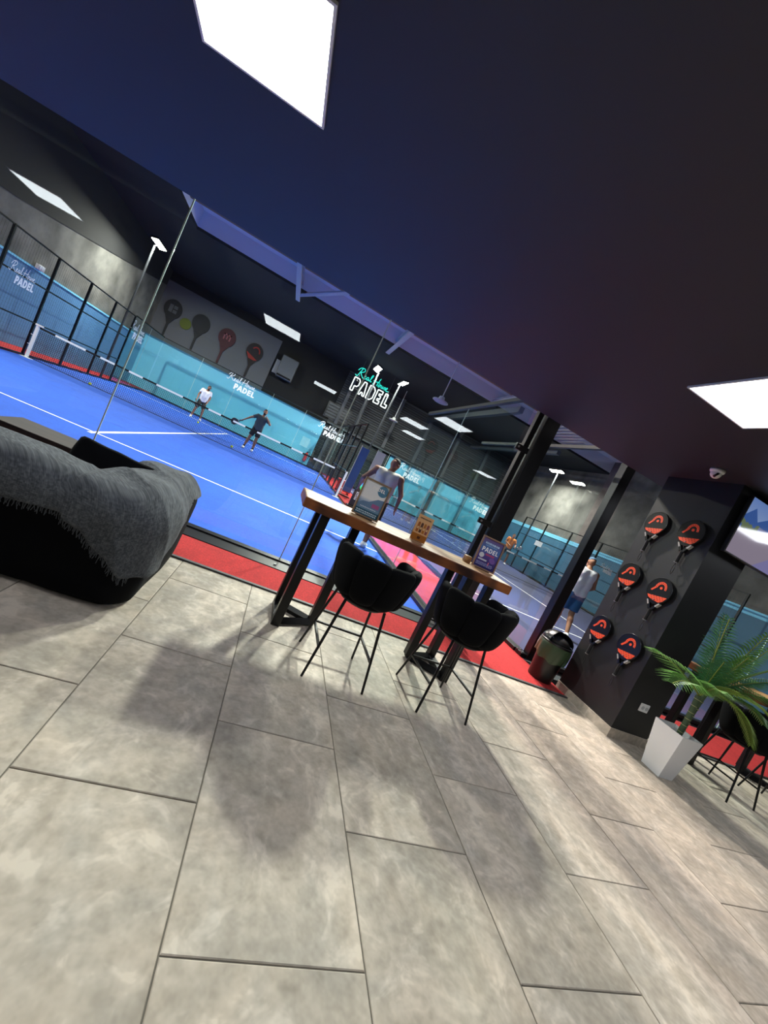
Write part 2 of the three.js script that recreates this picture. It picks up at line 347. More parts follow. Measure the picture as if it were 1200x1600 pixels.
{
  // far wall: pale upper wall, cyan lower band, dark ribbed cladding to the right
  const w = structGroup('wall_far', 'far hall wall, cyan below and grey above, ribbed dark cladding to the right');
  part('masonry', metric(bx(WALLL, WALLR, -0.2, 8.2, WALLF - 0.3, WALLF), 0.2), M.hallBlack, w);
  part('pale_wall', metric(bx(WALLL, -2.6, 2.85, 6.1, WALLF, WALLF + 0.04), 0.25), M.paleWall, w);
  part('cyan_band', bx(WALLL, 1.68, 0, 2.85, WALLF, WALLF + 0.06), M.cyan, w);
  part('cyan_trim', bx(WALLL, 1.68, 2.85, 2.92, WALLF, WALLF + 0.1), M.cyanTrim, w);
  part('cyan_band', bx(6.4, WALLR, 0, 2.95, WALLF, WALLF + 0.06), M.cyan, w);
  part('cyan_trim', bx(6.4, WALLR, 2.95, 3.02, WALLF, WALLF + 0.1), M.cyanTrim, w);
  const slat = mat(0x3c4044, 0.7), slat2 = mat(0x33363b, 0.7), sg = bx(-6.75, 6.75, -0.055, 0.055, 0, 0.05), sg2 = bx(-2.35, 2.35, -0.04, 0.04, 0, 0.04);
  for (let i = 0; i < 24; i++) { const s = part('rib', sg, i % 2 ? slat : slat2, w); s.position.set(8.45, 3.16 + i * 0.145, WALLF + 0.01); }
  for (let i = 0; i < 28; i++) { const s = part('shutter_slat', sg2, i % 2 ? slat : slat2, w); s.position.set(4.04, 0.06 + i * 0.105, WALLF + 0.01); }
  const col = mat(0x50545a, 0.6, { metalness: 0.3 });
  for (const x of [2.2, 3.4, 5.6, 7.9, 10.2, 12.6]) part('column', bx(x - 0.1, x + 0.1, 0, ROOF, WALLF + 0.07, WALLF + 0.25), col, w);
  part('rail', bx(1.7, 15, 3.0, 3.12, WALLF + 0.25, WALLF + 0.32), col, w);
  // window with louvres high on the wall
  part('window_frame', bx(1.3, 2.9, 3.3, 4.3, WALLF + 0.05, WALLF + 0.09), mat(0x1c2026, 0.5), w);
  for (let i = 0; i < 5; i++) part('louvre', bx(1.4, 2.8, 3.4 + i * 0.18, 3.5 + i * 0.18, WALLF + 0.09, WALLF + 0.13), col, w);
}
{
  const w = structGroup('wall_hall_left', 'grey concrete side wall of the hall with a blue painted band below');
  part('concrete', metric(bx(WALLL - 0.3, WALLL, -0.2, 8.2, WALLF - 0.2, CEDGE), 0.22), M.concrete, w);
  part('blue_band', bx(WALLL, WALLL + 0.03, 0, 2.5, WALLF + 0.06, CEDGE), M.blueWall, w);
  part('blue_trim', bx(WALLL, WALLL + 0.06, 2.5, 2.56, WALLF + 0.06, CEDGE), M.cyan, w);
  const s = new THREE.Shape(); s.moveTo(4, 2.9); s.lineTo(14.5, 3.94); s.lineTo(25.9, 5.75); s.lineTo(25.9, 6.6); s.lineTo(4, 6.6); s.closePath();
  const g = new THREE.ExtrudeGeometry(s, { depth: 0.03, bevelEnabled: false }); g.rotateY(Math.PI / 2); g.translate(WALLL, 0, 0);
  part('black_top', g, M.hallBlack, w);
  const r = structGroup('wall_hall_right', 'grey concrete far side wall of the second court, cyan below');
  part('concrete', metric(bx(WALLR, WALLR + 0.3, -0.2, 8.2, WALLF - 0.2, CEDGE), 0.22), M.concrete, r);
  part('cyan_band', bx(WALLR - 0.03, WALLR, 0, 2.5, WALLF + 0.06, CEDGE), mat(0x35617c, 0.6), r);
  part('cyan_trim', bx(WALLR - 0.05, WALLR, 2.5, 2.7, WALLF + 0.06, CEDGE), M.cyan, r);
}
{
  // hall roof: low black ceiling with a raised pale bay
  const c = structGroup('ceiling_hall', 'black hall ceiling with a raised pale roof bay above the near courts');
  const bxL = -6.0, bz = -17.45, top = 7.3;
  part('black_ceiling', bx(WALLL, WALLR, ROOF, ROOF + 0.1, WALLF, bz), M.hallBlack, c);
  part('black_ceiling', bx(WALLL, bxL, ROOF, ROOF + 0.1, bz, CEDGE), M.hallBlack, c);
  part('bay_side', bx(bxL - 0.1, bxL, ROOF + 0.1, top, bz, CEDGE), M.whiteRoof, c);
  part('bay_side', bx(bxL, WALLR, ROOF + 0.1, top, bz - 0.1, bz), M.whiteRoof, c);
  part('roof_sheet', bx(bxL - 0.1, WALLR, top, top + 0.1, bz - 0.1, CEDGE), M.whiteRoof, c);
  part('purlin', bx(bxL, 9.2, 6.92, 7.08, -16.0, -15.84), M.beamWood, c);
  part('purlin', bx(bxL, 9.2, 6.92, 7.08, -11.0, -10.84), M.beamWood, c);
  for (const x of [-1.98, 2.38, 7.55]) {
    part('rafter', merge([bx(x - 0.09, x + 0.09, ROOF + 0.02, ROOF + 0.06, -18.6, CEDGE), bx(x - 0.015, x + 0.015, ROOF + 0.06, ROOF + 0.3, -17.4, CEDGE), bx(x - 0.09, x + 0.09, ROOF + 0.3, ROOF + 0.34, -17.4, CEDGE)]).translate(0, -0.1, 0), M.galv, c);
  }
  part('brace', bar([-1.9, ROOF, -17.9], [-0.15, ROOF + 0.1, -15.1], 0.12), M.galv, c);
  for (let i = 0; i < 7; i++) part('roof_batten', bx(9.75 + i * 0.3, 9.85 + i * 0.3, ROOF + 0.1, ROOF + 0.16, -17.4, CEDGE), M.galv, c);
  part('tie_beam', bx(7.45, 7.65, 6.0, 6.25, -25.9, -14.5), mat(0x3a3d42, 0.6), c);
  part('tie_beam', bx(11.2, 11.4, 5.9, 6.1, -25.9, -16.5), mat(0x5a5d62, 0.6), c);
}

// ------------------------------------------------------------ glass courts
function pane(o, x0, x1, y0, y1, z0, z1) { part('pane', bx(x0, x1, y0, y1, z0, z1), M.glass, o); }
function glassRowX(name, label, xs, z, y1, group) {   // panes along x
  const o = thing(name, label, 'glass wall', [0, 0, 0], 0, group);
  part('base_rail', rbx(xs[0] - 0.03, xs[xs.length - 1] + 0.03, -0.02, 0.035, z - 0.05, z + 0.06, 0.006), M.steelGloss, o);
  part('top_rail', bx(xs[0], xs[xs.length - 1], y1, y1 + 0.05, z - 0.03, z + 0.03), M.steel, o);
  for (let i = 0; i + 1 < xs.length; i++) {
    pane(o, xs[i] + 0.006, xs[i + 1] - 0.006, 0.035, y1, z - 0.005, z + 0.005);
    if (i) part('joint_seal', bx(xs[i] - 0.0055, xs[i] + 0.0055, 0.035, y1, z - 0.005, z + 0.005), M.glassEdge, o);
  }
  return o;
}
function glassRowZ(name, label, zs, x, y1, group) {   // panes along z
  const o = thing(name, label, 'glass wall', [0, 0, 0], 0, group);
  part('base_rail', rbx(x - 0.07, x + 0.08, -0.04, 0.05, zs[zs.length - 1], zs[0], 0.006), M.steelGloss, o);
  part('top_rail', bx(x - 0.03, x + 0.03, y1, y1 + 0.05, zs[zs.length - 1], zs[0]), M.steel, o);
  for (let i = 0; i + 1 < zs.length; i++) {
    pane(o, x - 0.005, x + 0.005, 0.05, y1, zs[i + 1] + 0.006, zs[i] - 0.006);
    if (i) part('joint_seal', bx(x - 0.005, x + 0.005, 0.05, y1, zs[i] - 0.0055, zs[i] + 0.0055), M.glassEdge, o);
  }
  return o;
}
const jn = [-7.72, -5.66, -3.63, -1.6, 0.445, 2.42];
glassRowX('court_back_glass', 'clear glass back wall of the bright blue court, behind the bar table', jn, ZG, 3.0);
glassRowX('court_back_glass', 'clear glass back wall of the second court, behind the black pier', [4.16, 6.0, 8.0, 10.0, 12.0, 13.87], ZG, 3.0);
glassRowZ('court_side_glass', 'clear glass side wall of the blue court along the red aisle', [ZG - 0.08, -6.4, -8.4], CR, 3.0);
glassRowZ('court_side_glass', 'clear glass side wall of the second court facing the red aisle', [ZG - 0.08, -6.4, -8.4], DL, 3.0);
glassRowZ('court_side_glass', 'clear glass side wall at the near left corner of the blue court', [ZG - 0.08, -6.4, -8.4], CL, 3.0);
glassRowZ('court_side_glass', 'clear glass side wall at the far left corner of the blue court', [-20.3, -22.3, FAR + 0.08], CL, 3.0);
glassRowZ('court_side_glass', 'clear glass side wall at the far right corner of the blue court', [-20.3, -22.3, FAR + 0.08], CR, 3.0);
glassRowX('court_back_glass', 'clear glass wall at the far end of the blue court behind the two players', [-7.72, -5.7, -3.7, -1.7, 0.3, 2.4], FAR, 3.0);
glassRowX('court_back_glass', 'clear glass wall at the far end of the second court', [3.9, 5.9, 7.9, 9.9, 11.9, 13.87], FAR, 3.0);
// mesh fences on the long sides: posts, rails and wire
function fence(x, z0, z1, step, label) {
  const o = thing('court_mesh_fence', label, 'fence');
  const n = Math.round((z0 - z1) / step);
  for (let i = 0; i <= n; i++) { const z = z0 - i * step; part('post', bx(x - 0.03, x + 0.03, -0.05, 3.0, z - 0.03, z + 0.03), M.steel, o); }
  for (const y of [0.04, 1.0, 2.0, 2.98]) part('rail', bx(x - 0.02, x + 0.02, y - 0.02, y + 0.02, z1, z0), M.steel, o);
  const w = [];
  for (let z = z0; z > z1; z -= 0.1) w.push(bx(x - 0.001, x + 0.001, 0.05, 2.97, z - 0.0011, z + 0.0011));
  for (let y = 0.1; y < 2.97; y += 0.1) w.push(bx(x - 0.001, x + 0.001, y - 0.0011, y + 0.0011, z1, z0));
  part('wire_mesh', merge(w), M.steel, o).userData.kind = 'stuff';
}
fence(CL, -8.5, -20.2, 1.95, 'black steel mesh fence along the left side of the blue court');
fence(CR, -15.3, -20.2, 1.63, 'black steel mesh fence along the aisle side of the blue court, beyond its net');
fence(DR, -8.5, -20.2, 1.95, 'black steel mesh fence along the far side of the second court');
// corner posts of the glass front
{
  const o = thing('corner_post', 'black steel corner post with clamps at the end of the blue court glass', 'post', [2.515, 0, ZG]);
  part('tube', rbx(-0.035, 0.035, -0.02, 3.05, -0.035, 0.035, 0.005), M.steel, o);
  for (const y of [0.25, 1.38, 2.36]) { const c = part('clamp', rbx(-0.13, 0.05, y - 0.035, y + 0.035, 0.02, 0.055, 0.006), M.steelGloss, o); const b = part('bolt', new THREE.CylinderGeometry(0.013, 0.013, 0.012, 12), M.steelGrey, c); b.rotation.x = Math.PI / 2; b.position.set(-0.1, y, 0.06); }
  const c = thing('steel_column', 'square dark steel column beside the clamped corner post', 'column', [2.68, 0, ZG - 0.02]);
  part('shaft', rbx(-0.1, 0.1, -0.02, 7.2, -0.1, 0.1, 0.01), mat(0x23272c, 0.35, { metalness: 0.3 }), c);
  part('foot_plate', bx(-0.12, 0.14, -0.03, 0.015, -0.14, 0.14), M.steel, c);
  const d = thing('door_post', 'wide dark steel post between the aisle opening and the black pier', 'column', [3.99, 0, ZG + 0.03]);
  part('shaft', rbx(-0.08, 0.07, 0, 3.0, -0.06, 0.06, 0.008), mat(0x191c22, 0.3, { metalness: 0.3 }), d);
  part('foot_bracket', rbx(-0.18, -0.08, 0.0, 0.05, -0.09, 0.05, 0.006), M.steelGloss, d);
  const bt = []; for (let i = 0; i < 4; i++) { const b = new THREE.CylinderGeometry(0.012, 0.012, 0.012, 10); b.translate(-0.13 - (i % 2) * 0.05, 0.056, -0.06 + (i > 1 ? 0.07 : 0)); bt.push(b); }
  for (const b of bt) part('bolt', b, M.steelGrey, d);
}
{
  // low steel channel in front of the glass with bolts
  const o = thing('floor_channel', 'low glossy black steel channel between red carpet and glass', 'channel');
  part('channel', rbx(-9.1, 2.58, -0.03, 0.02, ZG + 0.065, CEDGE - 0.002, 0.006), M.steelGloss, o);
  for (let i = 0; i < 11; i++) { const b = part('bolt', new THREE.CylinderGeometry(0.014, 0.014, 0.014, 12), M.steelGrey, o); b.position.set(-7.6 + i * 1.0 + 0.0, 0.026, -4.13); }
}
// nets
function net(x0, x1, label) {
  const o = thing('padel_net', label, 'net', [0, 0, NET]);
  const ctr = (x) => 0.9 + 0.04 * Math.pow((x - (x0 + x1) / 2) / ((x1 - x0) / 2), 2);
  const w = [];
  for (let x = x0 + 0.1; x < x1; x += 0.05) w.push(bx(x - 0.004, x + 0.004, 0.03, ctr(x) - 0.03, -0.002, 0.002));
  for (let y = 0.05; y < 0.87; y += 0.05) w.push(bx(x0 + 0.06, x1 - 0.06, y - 0.004, y + 0.004, -0.002, 0.002));
  part('net_cords', merge(w), M.cord, o).userData.kind = 'stuff';
  const n = 24;
  for (let i = 0; i < n; i++) {
    const a = lerp(x0 + 0.05, x1 - 0.05, i / n), b = lerp(x0 + 0.05, x1 - 0.05, (i + 1) / n);
    const white = [1, 2, 4, 6, 8, 9, 12, 14, 16, 17, 19, 21, 22].includes(i);
    part('top_band', bar([a, ctr(a), 0], [b, ctr(b), 0], 0.055, 0.012), white ? M.lineWhite : M.blackCloth, o);
  }
  part('bottom_cable', bar([x0, 0.03, 0], [x1, 0.03, 0], 0.014), M.blackCloth, o);
  for (const [x, s] of [[x0, 1], [x1, -1]]) {
    const p = part('net_post', rbx(x - 0.035, x + 0.035, -0.04, 1.0, -0.035, 0.035, 0.008), M.white, o);
    part('post_cap', rbx(x - 0.06, x + 0.09 * s + 0.02, 0.97, 1.02, -0.05, 0.05, 0.008), M.white, p);
    part('post_foot', rbx(x - 0.12, x + 0.12, -0.04, 0.015, -0.12, 0.12, 0.006), M.white, p);
    for (const y of [0.4, 0.68]) part('hook', bar([x, y, 0], [x - 0.09 * s, y, 0.02], 0.016), M.white, p);
  }
}
net(-7.58, 2.32, 'padel net with black and white top band across the bright blue court');
net(3.98, 13.72, 'padel net across the dim second court on the right');

// floodlights
function flood(x, z, tilt, label, hung) {
  const o = thing(hung ? 'hanging_floodlight' : 'floodlight_pole', label, 'floodlight', [x, 0, z]);
  if (hung) part('drop_rod', rod([0, 5.85, 0], [0, 7.3, 0], 0.025, 0.025, 10), M.steelGrey, o);
  else part('pole', rod([0, -0.05, 0], [0, 5.85, 0], 0.05, 0.04, 12), M.poleDark, o);
  const n = V(tilt * 0.25, -1, hung || 0).normalize(), l = V(0, 0, 1).addScaledVector(n, -n.z).normalize(), c = V(tilt * 0.12, 6.0, 0);
  const basis = (y, z) => new THREE.Quaternion().setFromRotationMatrix(new THREE.Matrix4().makeBasis(new THREE.Vector3().crossVectors(y, z), y, z));
  const half = hung ? 0.29 : 0.56, h = part('head', rbx(-0.15, 0.15, -0.03, 0.05, -half, half, 0.012), M.steel, o); h.position.copy(c); h.quaternion.copy(basis(n.clone().negate(), l));
  for (const s of [-1, 1]) part('lamp_lens', rbx(-0.125, 0.125, -0.045, -0.028, s * half * 0.48 - half * 0.45, s * half * 0.48 + half * 0.45, 0.005), glow(0xfff3dc, FLOOD_GLOW), h);
  part('bracket', bar([0, 5.8, 0], [tilt * 0.12, 5.98, 0], 0.05), M.steel, o);
  const L = new THREE.RectAreaLight(0xfff6ea, hung ? FLOOD_LIGHT * 2 : FLOOD_LIGHT, 0.24, hung ? 0.52 : 1.05); L.position.copy(c).addScaledVector(n, 0.055); L.quaternion.copy(basis(l, n.clone().negate())); o.add(L); L.name = 'flood_light';
}
flood(CL - 0.15, -19.7, 1, 'floodlight on a tall pole lighting the concrete wall at the far left');
flood(2.55, -19.7, -1, 'floodlight pole beside the neon sign, left of the far pair');
flood(3.72, -19.7, 1, 'floodlight pole beside the neon sign, right of the far pair');
flood(DR + 0.15, -19.7, -1, 'floodlight on a tall pole seen through the aisle opening on the right');
flood(CL - 0.2, -8.8, 1, 'floodlight hung from the roof at the near left of the blue court', 0.1);
flood(2.55, -8.8, -1, 'floodlight hung from the roof at the near end of the aisle, blue court side', 0.5);
flood(3.72, -8.8, 1, 'floodlight hung from the roof at the near end of the aisle, second court side', 0.25);
console.log('hall done');
// ------------------------------------------------------------ bar tables
function barTable(x, label) {
  const o = thing('bar_table', label, 'table', [x, 0, 0]);
  // slab with wavy live edges, thickness 7.5 cm
  const s = new THREE.Shape(), L = 1.79, n = 26, front = (t) => -2.75 + 0.006 * Math.sin(t * 9) + 0.004 * Math.sin(t * 23), back = (t) => -3.25 + 0.012 * Math.sin(t * 7 + 1) + 0.006 * Math.sin(t * 19);
  for (let i = 0; i <= n; i++) { const t = i / n; i ? s.lineTo(t * L, -front(t)) : s.moveTo(0, -front(0)); }
  for (let i = n; i >= 0; i--) { const t = i / n; s.lineTo(t * L, -back(t)); }
  s.closePath();
  const g = new THREE.ExtrudeGeometry(s, { depth: 0.061, bevelEnabled: true, bevelSize: 0.009, bevelThickness: 0.007, bevelSegments: 2 });
  g.rotateX(Math.PI / 2); g.rotateX(Math.PI); // shape y is -z
  const p = g.attributes.position; for (let i = 0; i < p.count; i++) { const y = p.getY(i), z = p.getZ(i); p.setXYZ(i, p.getX(i), y, z); }
  // put the slab top at 0.98
  g.computeBoundingBox(); const b = g.boundingBox; g.translate(0, 0.98 - b.max.y, -2.741 - b.max.z);
  g.computeVertexNormals(); metric(g, 0.55, x * 0.3, 0.1);
  const top = part('table_top', g, [M.wood, M.woodEdge], o);
  top.position.x = 0.275;
  const ped = (px, dir) => {   // three posts standing on a triangular foot
    const P = [[px, -2.86], [px, -3.2], [px + dir * 0.29, -3.05]];
    for (const [a, c] of P) part('leg', rbx(a - 0.034, a + 0.034, 0.03, 0.9, c - 0.034, c + 0.034, 0.004), M.steel, o);
    part('foot_bar', rbx(px - 0.034, px + 0.034, 0, 0.05, -3.235, -2.825, 0.004), M.steel, o);
    part('foot_bar', bar([px, 0.025, -2.87], [px + dir * 0.29, 0.025, -3.05], 0.05, 0.05), M.steel, o);
    part('foot_bar', bar([px, 0.024, -3.19], [px + dir * 0.29, 0.024, -3.05], 0.05, 0.05), M.steel, o);
    part('top_plate', rbx(Math.min(px, px + dir * 0.29) - 0.05, Math.max(px, px + dir * 0.29) + 0.05, 0.895, 0.906, -3.22, -2.84, 0.003), M.steel, o);
  };
  ped(0.46, 1); ped(1.95, -1);
  return o;
}
barTable(0, 'high bar table with thick wooden slab top in front of the blue court');
barTable(4.66, 'high bar table with wooden slab top half hidden behind the palm');

// ------------------------------------------------------------ bar stools
const petal = (() => {      // one padded channel of the stool back, centred on +z
  const nu = 14, nv = 16, pos = [], idx = [], half = 0.43;
  const P = (u, v, side) => {
    const au = Math.abs(u), av = Math.abs(v);
    const th = 0.043 * Math.sqrt(Math.max(0, 1 - au ** 8)) * Math.sqrt(Math.max(0, 1 - av ** 6)) + 0.001;
    const h0 = 0.545 + 0.02 * u * u, h1 = 0.862 - 0.032 * au ** 5;
    const y = lerp(h0, h1, (v + 1) / 2), R = lerp(0.195, 0.268, Math.pow((v + 1) / 2, 0.7)) + side * th, a = u * half * (1 - 0.1 * (1 - v) / 2);
    return [Math.sin(a) * R, y, Math.cos(a) * R];
  };
  const grid = (side) => { const n0 = pos.length / 3; for (let j = 0; j <= nv; j++) for (let i = 0; i <= nu; i++) { const e = (q) => Math.sign(q) * (1 - (1 - Math.abs(q)) ** 1.7); pos.push(...P(e(i / nu * 2 - 1), e(j / nv * 2 - 1), side)); } for (let j = 0; j < nv; j++) for (let i = 0; i < nu; i++) { const a = n0 + j * (nu + 1) + i, b = a + 1, c = a + nu + 1, d = c + 1; side > 0 ? idx.push(a, b, d, a, d, c) : idx.push(a, d, b, a, c, d); } };
  grid(1); grid(-1);
  const g = new THREE.BufferGeometry(); g.setAttribute('position', new THREE.Float32BufferAttribute(pos, 3)); g.setIndex(idx); g.computeVertexNormals(); return g;
})();
const seatGeo = new THREE.LatheGeometry([[0, 0.52], [0.17, 0.52], [0.2, 0.54], [0.205, 0.6], [0.19, 0.64], [0.12, 0.655], [0, 0.66]].map(p => new THREE.Vector2(...p)), 32);
function barStool(x, z, turn, label) {
  const o = thing('bar_stool', label, 'stool', [x, 0, z], turn, 'black velvet bar stools');
  part('seat', seatGeo, M.velvet, o);
  for (let i = 0; i < 6; i++) { const q = part('back_channel', petal, M.velvet, o); q.rotation.y = (i - 2.5) * 0.735; if (i === 0 || i === 5) { q.scale.set(0.98, 0.985, 0.98); } }
  const leg = (sx, sz) => rod([sx * 0.14, 0.53, sz * 0.13], [sx * 0.21, 0, sz * 0.215], 0.0105, 0.0085, 8);
  const at = (sx, sz, y) => { const t = (0.53 - y) / 0.53; return [sx * lerp(0.14, 0.21, t), y, sz * lerp(0.13, 0.215, t)]; };
  for (const sx of [-1, 1]) for (const sz of [-1, 1]) part('leg', leg(sx, sz), M.steel, o);
  part('footrest', bar(at(-1, -1, 0.2), at(1, -1, 0.2), 0.014), M.steel, o);
  part('footrest', bar(at(-1, 1, 0.2), at(-1, -1, 0.2), 0.014), M.steel, o);
  part('footrest', bar(at(1, 1, 0.2), at(1, -1, 0.2), 0.014), M.steel, o);
  part('seat_frame', new THREE.CylinderGeometry(0.165, 0.15, 0.02, 28).translate(0, 0.515, 0), M.steel, o);
}
barStool(0.865, -2.5, 0, 'black velvet bar stool at the near table, closer to the sofa');
barStool(1.68, -2.495, 0.06, 'black velvet bar stool at the near table, closer to the red aisle');
barStool(5.1, -2.54, 0, 'black velvet bar stool at the far table, beside the white planter');
barStool(5.95, -2.5, 0, 'black velvet bar stool at the far table, second from the planter');

// ------------------------------------------------------------ sofa with throw
const sofaSdf = (x, y, z) => {
  const wob = 0.006 * Math.sin(x * 7) + 0.005 * Math.sin(z * 9 + y * 5);
  const back = sdBox(x, y, z, [-1.72, 0.21, -2.545], [1.24, 0.41, 0.205], 0.13);
  const arm = sdBox(x, y, z, [-0.66, 0.22, -2.89], [0.24, 0.425 + 0.04 * clamp((-z - 2.5) / 0.6, 0, 1), 0.54], 0.18);
  const seat = sdBox(x, y, z, [-1.8, 0.22, -2.95], [1.2, 0.2, 0.5], 0.08);
  const tuck = 0.02 * clamp((0.16 - y) / 0.16, 0, 1) ** 2;          // undercut near the floor
  return Math.max(smin(smin(back, arm, 0.1), seat, 0.05) + wob + tuck, 0.012 - y);
};
{
  const o = thing('sofa', 'low rounded black fabric sofa seen from behind beside the glass', 'sofa', [0, 0, 0]);
  part('upholstery', nets(sofaSdf, [-3.0, -0.03, -3.55], [-0.32, 0.85, -2.25], 0.02), M.sofa, o);
  const c = thing('throw_blanket', 'dark grey woollen throw with fringed edge over the sofa back', 'blanket');
  const hem = (x) => x < -0.86 ? 0.43 + 0.015 * Math.sin(x * 6) : 0.43 - 0.22 * clamp((x + 0.86) / 0.36, 0, 1) ** 1.3 + 0.008 * Math.sin(x * 40);
  const folds = (x, y, z) => 0.007 * Math.sin(x * 6 + y * 4 + Math.sin(z * 4) * 1.2) + 0.006 * Math.max(0, Math.sin(x * 11 - y * 9 + 1)) ** 3 - 0.016 * Math.max(0, 1 - Math.abs(x + 0.93 - (y - 0.5) * 0.25) * 22) + 0.012 * (1 - Math.abs(Math.sin((x * 0.9 - z + y * 0.5) * 8))) ** 2 * clamp((x + 1.0) * 4, 0, 1) + 0.008 * Math.sin((x * 0.6 - z) * 15 + y * 7 + Math.sin(x * 5)) * clamp((x + 0.95) * 5, 0, 1);
  const g = nets((x, y, z) => {
    const d = sofaSdf(x, y, z), f = folds(x, y, z);
    const shell = Math.max(d - 0.036 - f, -(d - 0.002));
    const low = Math.max(hem(x), 0.2 + 0.4 * clamp((-z - 2.55) / 0.45, 0, 1)) - y;      // hangs lower behind, shorter towards the front of the arm
    return Math.max(shell, low, -(z + 3.3 + 0.02 * Math.sin(x * 9)));
  }, [-2.6, 0.14, -3.45], [-0.26, 0.86, -2.25], 0.0125);
  part('cloth', g, M.wool, c);
  // fringe: short strands along the hem on the back side
  const st = [];
  for (let x = -2.55; x < -0.47; x += 0.0065) {
    let z = -2.2; while (z > -2.7 && sofaSdf(x, hem(x), z) - 0.02 > 0) z -= 0.004;
    const a = V(x, hem(x) + 0.012, z), l = rr(0.02, 0.046), e = V(x + rr(-0.012, 0.012), hem(x) - l, z + rr(-0.004, 0.006));
    const m = a.clone().lerp(e, 0.5).add(V(rr(-0.005, 0.005), 0, 0.003));
    st.push(bar(a, m, 0.004), bar(m, e, 0.003));
  }
  const fr = part('fringe', merge(st), M.wool, c); fr.userData.kind = 'stuff';
  // cushion
  const k = thing('cushion', 'black crumpled cushion leaning behind the sofa back', 'cushion', [-0.93, 0.56, -2.97], 0.0);
  const kg = nets((x, y, z) => { const w = 1 - 0.75 * Math.max((x / 0.26) ** 4, (y / 0.2) ** 4) * 0.9; return sdBox(x, y, z, [0, 0, 0], [0.26, 0.15, 0.075 * Math.max(0.25, w)], 0.02) + 0.006 * Math.sin(x * 31 + y * 12) * Math.sin(y * 23); }, [-0.31, -0.2, -0.12], [0.31, 0.2, 0.12], 0.014);
  const km = part('pad', kg, M.velvet, k); km.rotation.x = -0.35; km.rotation.z = -0.06;
  // low table in front
  const t = thing('coffee_table', 'long dark wooden low table between sofa and glass', 'table', [-1.55, 0, -3.82]);
  part('table_top', metric(rbx(-0.46, 0.46, 0.43, 0.47, -0.2, 0.2, 0.006), 0.8), M.darkWood, t);
  for (const sx of [-1, 1]) for (const sz of [-1, 1]) part('leg', rbx(sx * 0.42 - 0.02, sx * 0.42 + 0.02, 0, 0.43, sz * 0.16 - 0.02, sz * 0.16 + 0.02, 0.004), M.darkWood, t);
  part('apron', bx(-0.4, 0.4, 0.37, 0.43, -0.16, -0.14), M.darkWood, t); part('apron', bx(-0.4, 0.4, 0.37, 0.43, 0.14, 0.16), M.darkWood, t);
}

// ------------------------------------------------------------ lettering: script "Real House" over bold PADEL
const script = [
  [[0.05, 0.62], [0.3, 0.95], [0.75, 1.02], [0.85, 0.8], [0.5, 0.55], [0.3, 0.5]], [[0.52, 0.98], [0.36, 0.5], [0.15, 0.02], [-0.1, 0.1]], [[0.45, 0.52], [0.7, 0.25], [0.95, 0.08], [1.12, 0.3], [1.2, 0.42], [1.08, 0.44], [1.05, 0.18], [1.2, 0.1], [1.36, 0.28]],
  [[1.62, 0.4], [1.46, 0.42], [1.38, 0.2], [1.5, 0.1], [1.64, 0.36], [1.62, 0.12], [1.78, 0.2], [1.96, 0.62], [2.02, 0.86], [1.92, 0.84], [1.86, 0.3], [1.92, 0.1], [2.08, 0.22]],
  [[2.5, 0.85], [2.42, 0.45], [2.3, 0.02]], [[3.02, 0.95], [2.88, 0.45], [2.82, 0.06]], [[2.22, 0.42], [2.6, 0.44], [3.1, 0.5]],
  [[3.1, 0.35], [3.0, 0.15], [3.12, 0.06], [3.24, 0.25], [3.16, 0.4], [3.3, 0.34], [3.42, 0.36], [3.4, 0.12], [3.52, 0.1], [3.64, 0.38], [3.62, 0.12], [3.74, 0.16], [3.88, 0.4], [3.96, 0.2], [3.86, 0.06]],
  [[3.98, 0.16], [4.14, 0.26], [4.22, 0.38], [4.12, 0.42], [4.08, 0.16], [4.22, 0.06], [4.45, 0.14]],
];
const logoAlpha = canvasTex(512, 256, (c, w, h) => {
  c.fillStyle = '#000'; c.fillRect(0, 0, w, h);
  c.fillStyle = '#fff'; c.font = 'bold 118px sans-serif'; c.textAlign = 'left'; c.textBaseline = 'alphabetic';
  c.save(); c.translate(150, 236); c.scale(350 / c.measureText('PADEL').width, 1); c.fillText('PADEL', 0, 0); c.lineWidth = 7; c.strokeStyle = '#fff'; c.strokeText('PADEL', 0, 0); c.restore();
  c.strokeStyle = '#fff'; c.lineWidth = 7; c.lineCap = 'round'; c.lineJoin = 'round';
  for (const s of script) {
    const pts = new THREE.CatmullRomCurve3(s.map(p => V(p[0], p[1], 0))).getPoints(40);
    c.beginPath(); pts.forEach((p, i) => { const X = 18 + p.x * 104, Y = 132 - p.y * 118; i ? c.lineTo(X, Y) : c.moveTo(X, Y); }); c.stroke();
  }
}, false);
const logoMat = new THREE.MeshStandardMaterial({ color: 0xe8edf2, roughness: 0.7, alphaMap: logoAlpha, transparent: true, side: THREE.DoubleSide });
function logo(x, y, z, turn, w, label) {
  const o = single('glass_logo', new THREE.PlaneGeometry(w, w / 2), logoMat, label, 'lettering', 'white lettering on the court glass');
  o.position.set(x, y, z); o.rotation.y = turn;
}
logo(-3.45, 2.62, FAR + 0.012, 0, 1.75, 'white Real House PADEL lettering on far glass above the players');
logo(2.0, 2.5, FAR + 0.012, 0, 1.6, 'white Real House PADEL lettering on far glass at the corner by the shutter');
logo(7.6, 2.4, FAR + 0.012, 0, 1.75, 'white PADEL lettering on second court glass, right of the man in grey tank top');
logo(13.0, 2.5, FAR + 0.012, 0, 1.7, 'white Real House PADEL lettering on far glass beside the black corner post');
logo(CL + 0.012, 2.45, -20.95, Math.PI / 2, 1.7, 'white Real House PADEL lettering on the far left side glass');
logo(CL + 0.03, 1.98, -13.2, Math.PI / 2, 1.15, 'white Real House PADEL lettering at the far left picture edge');
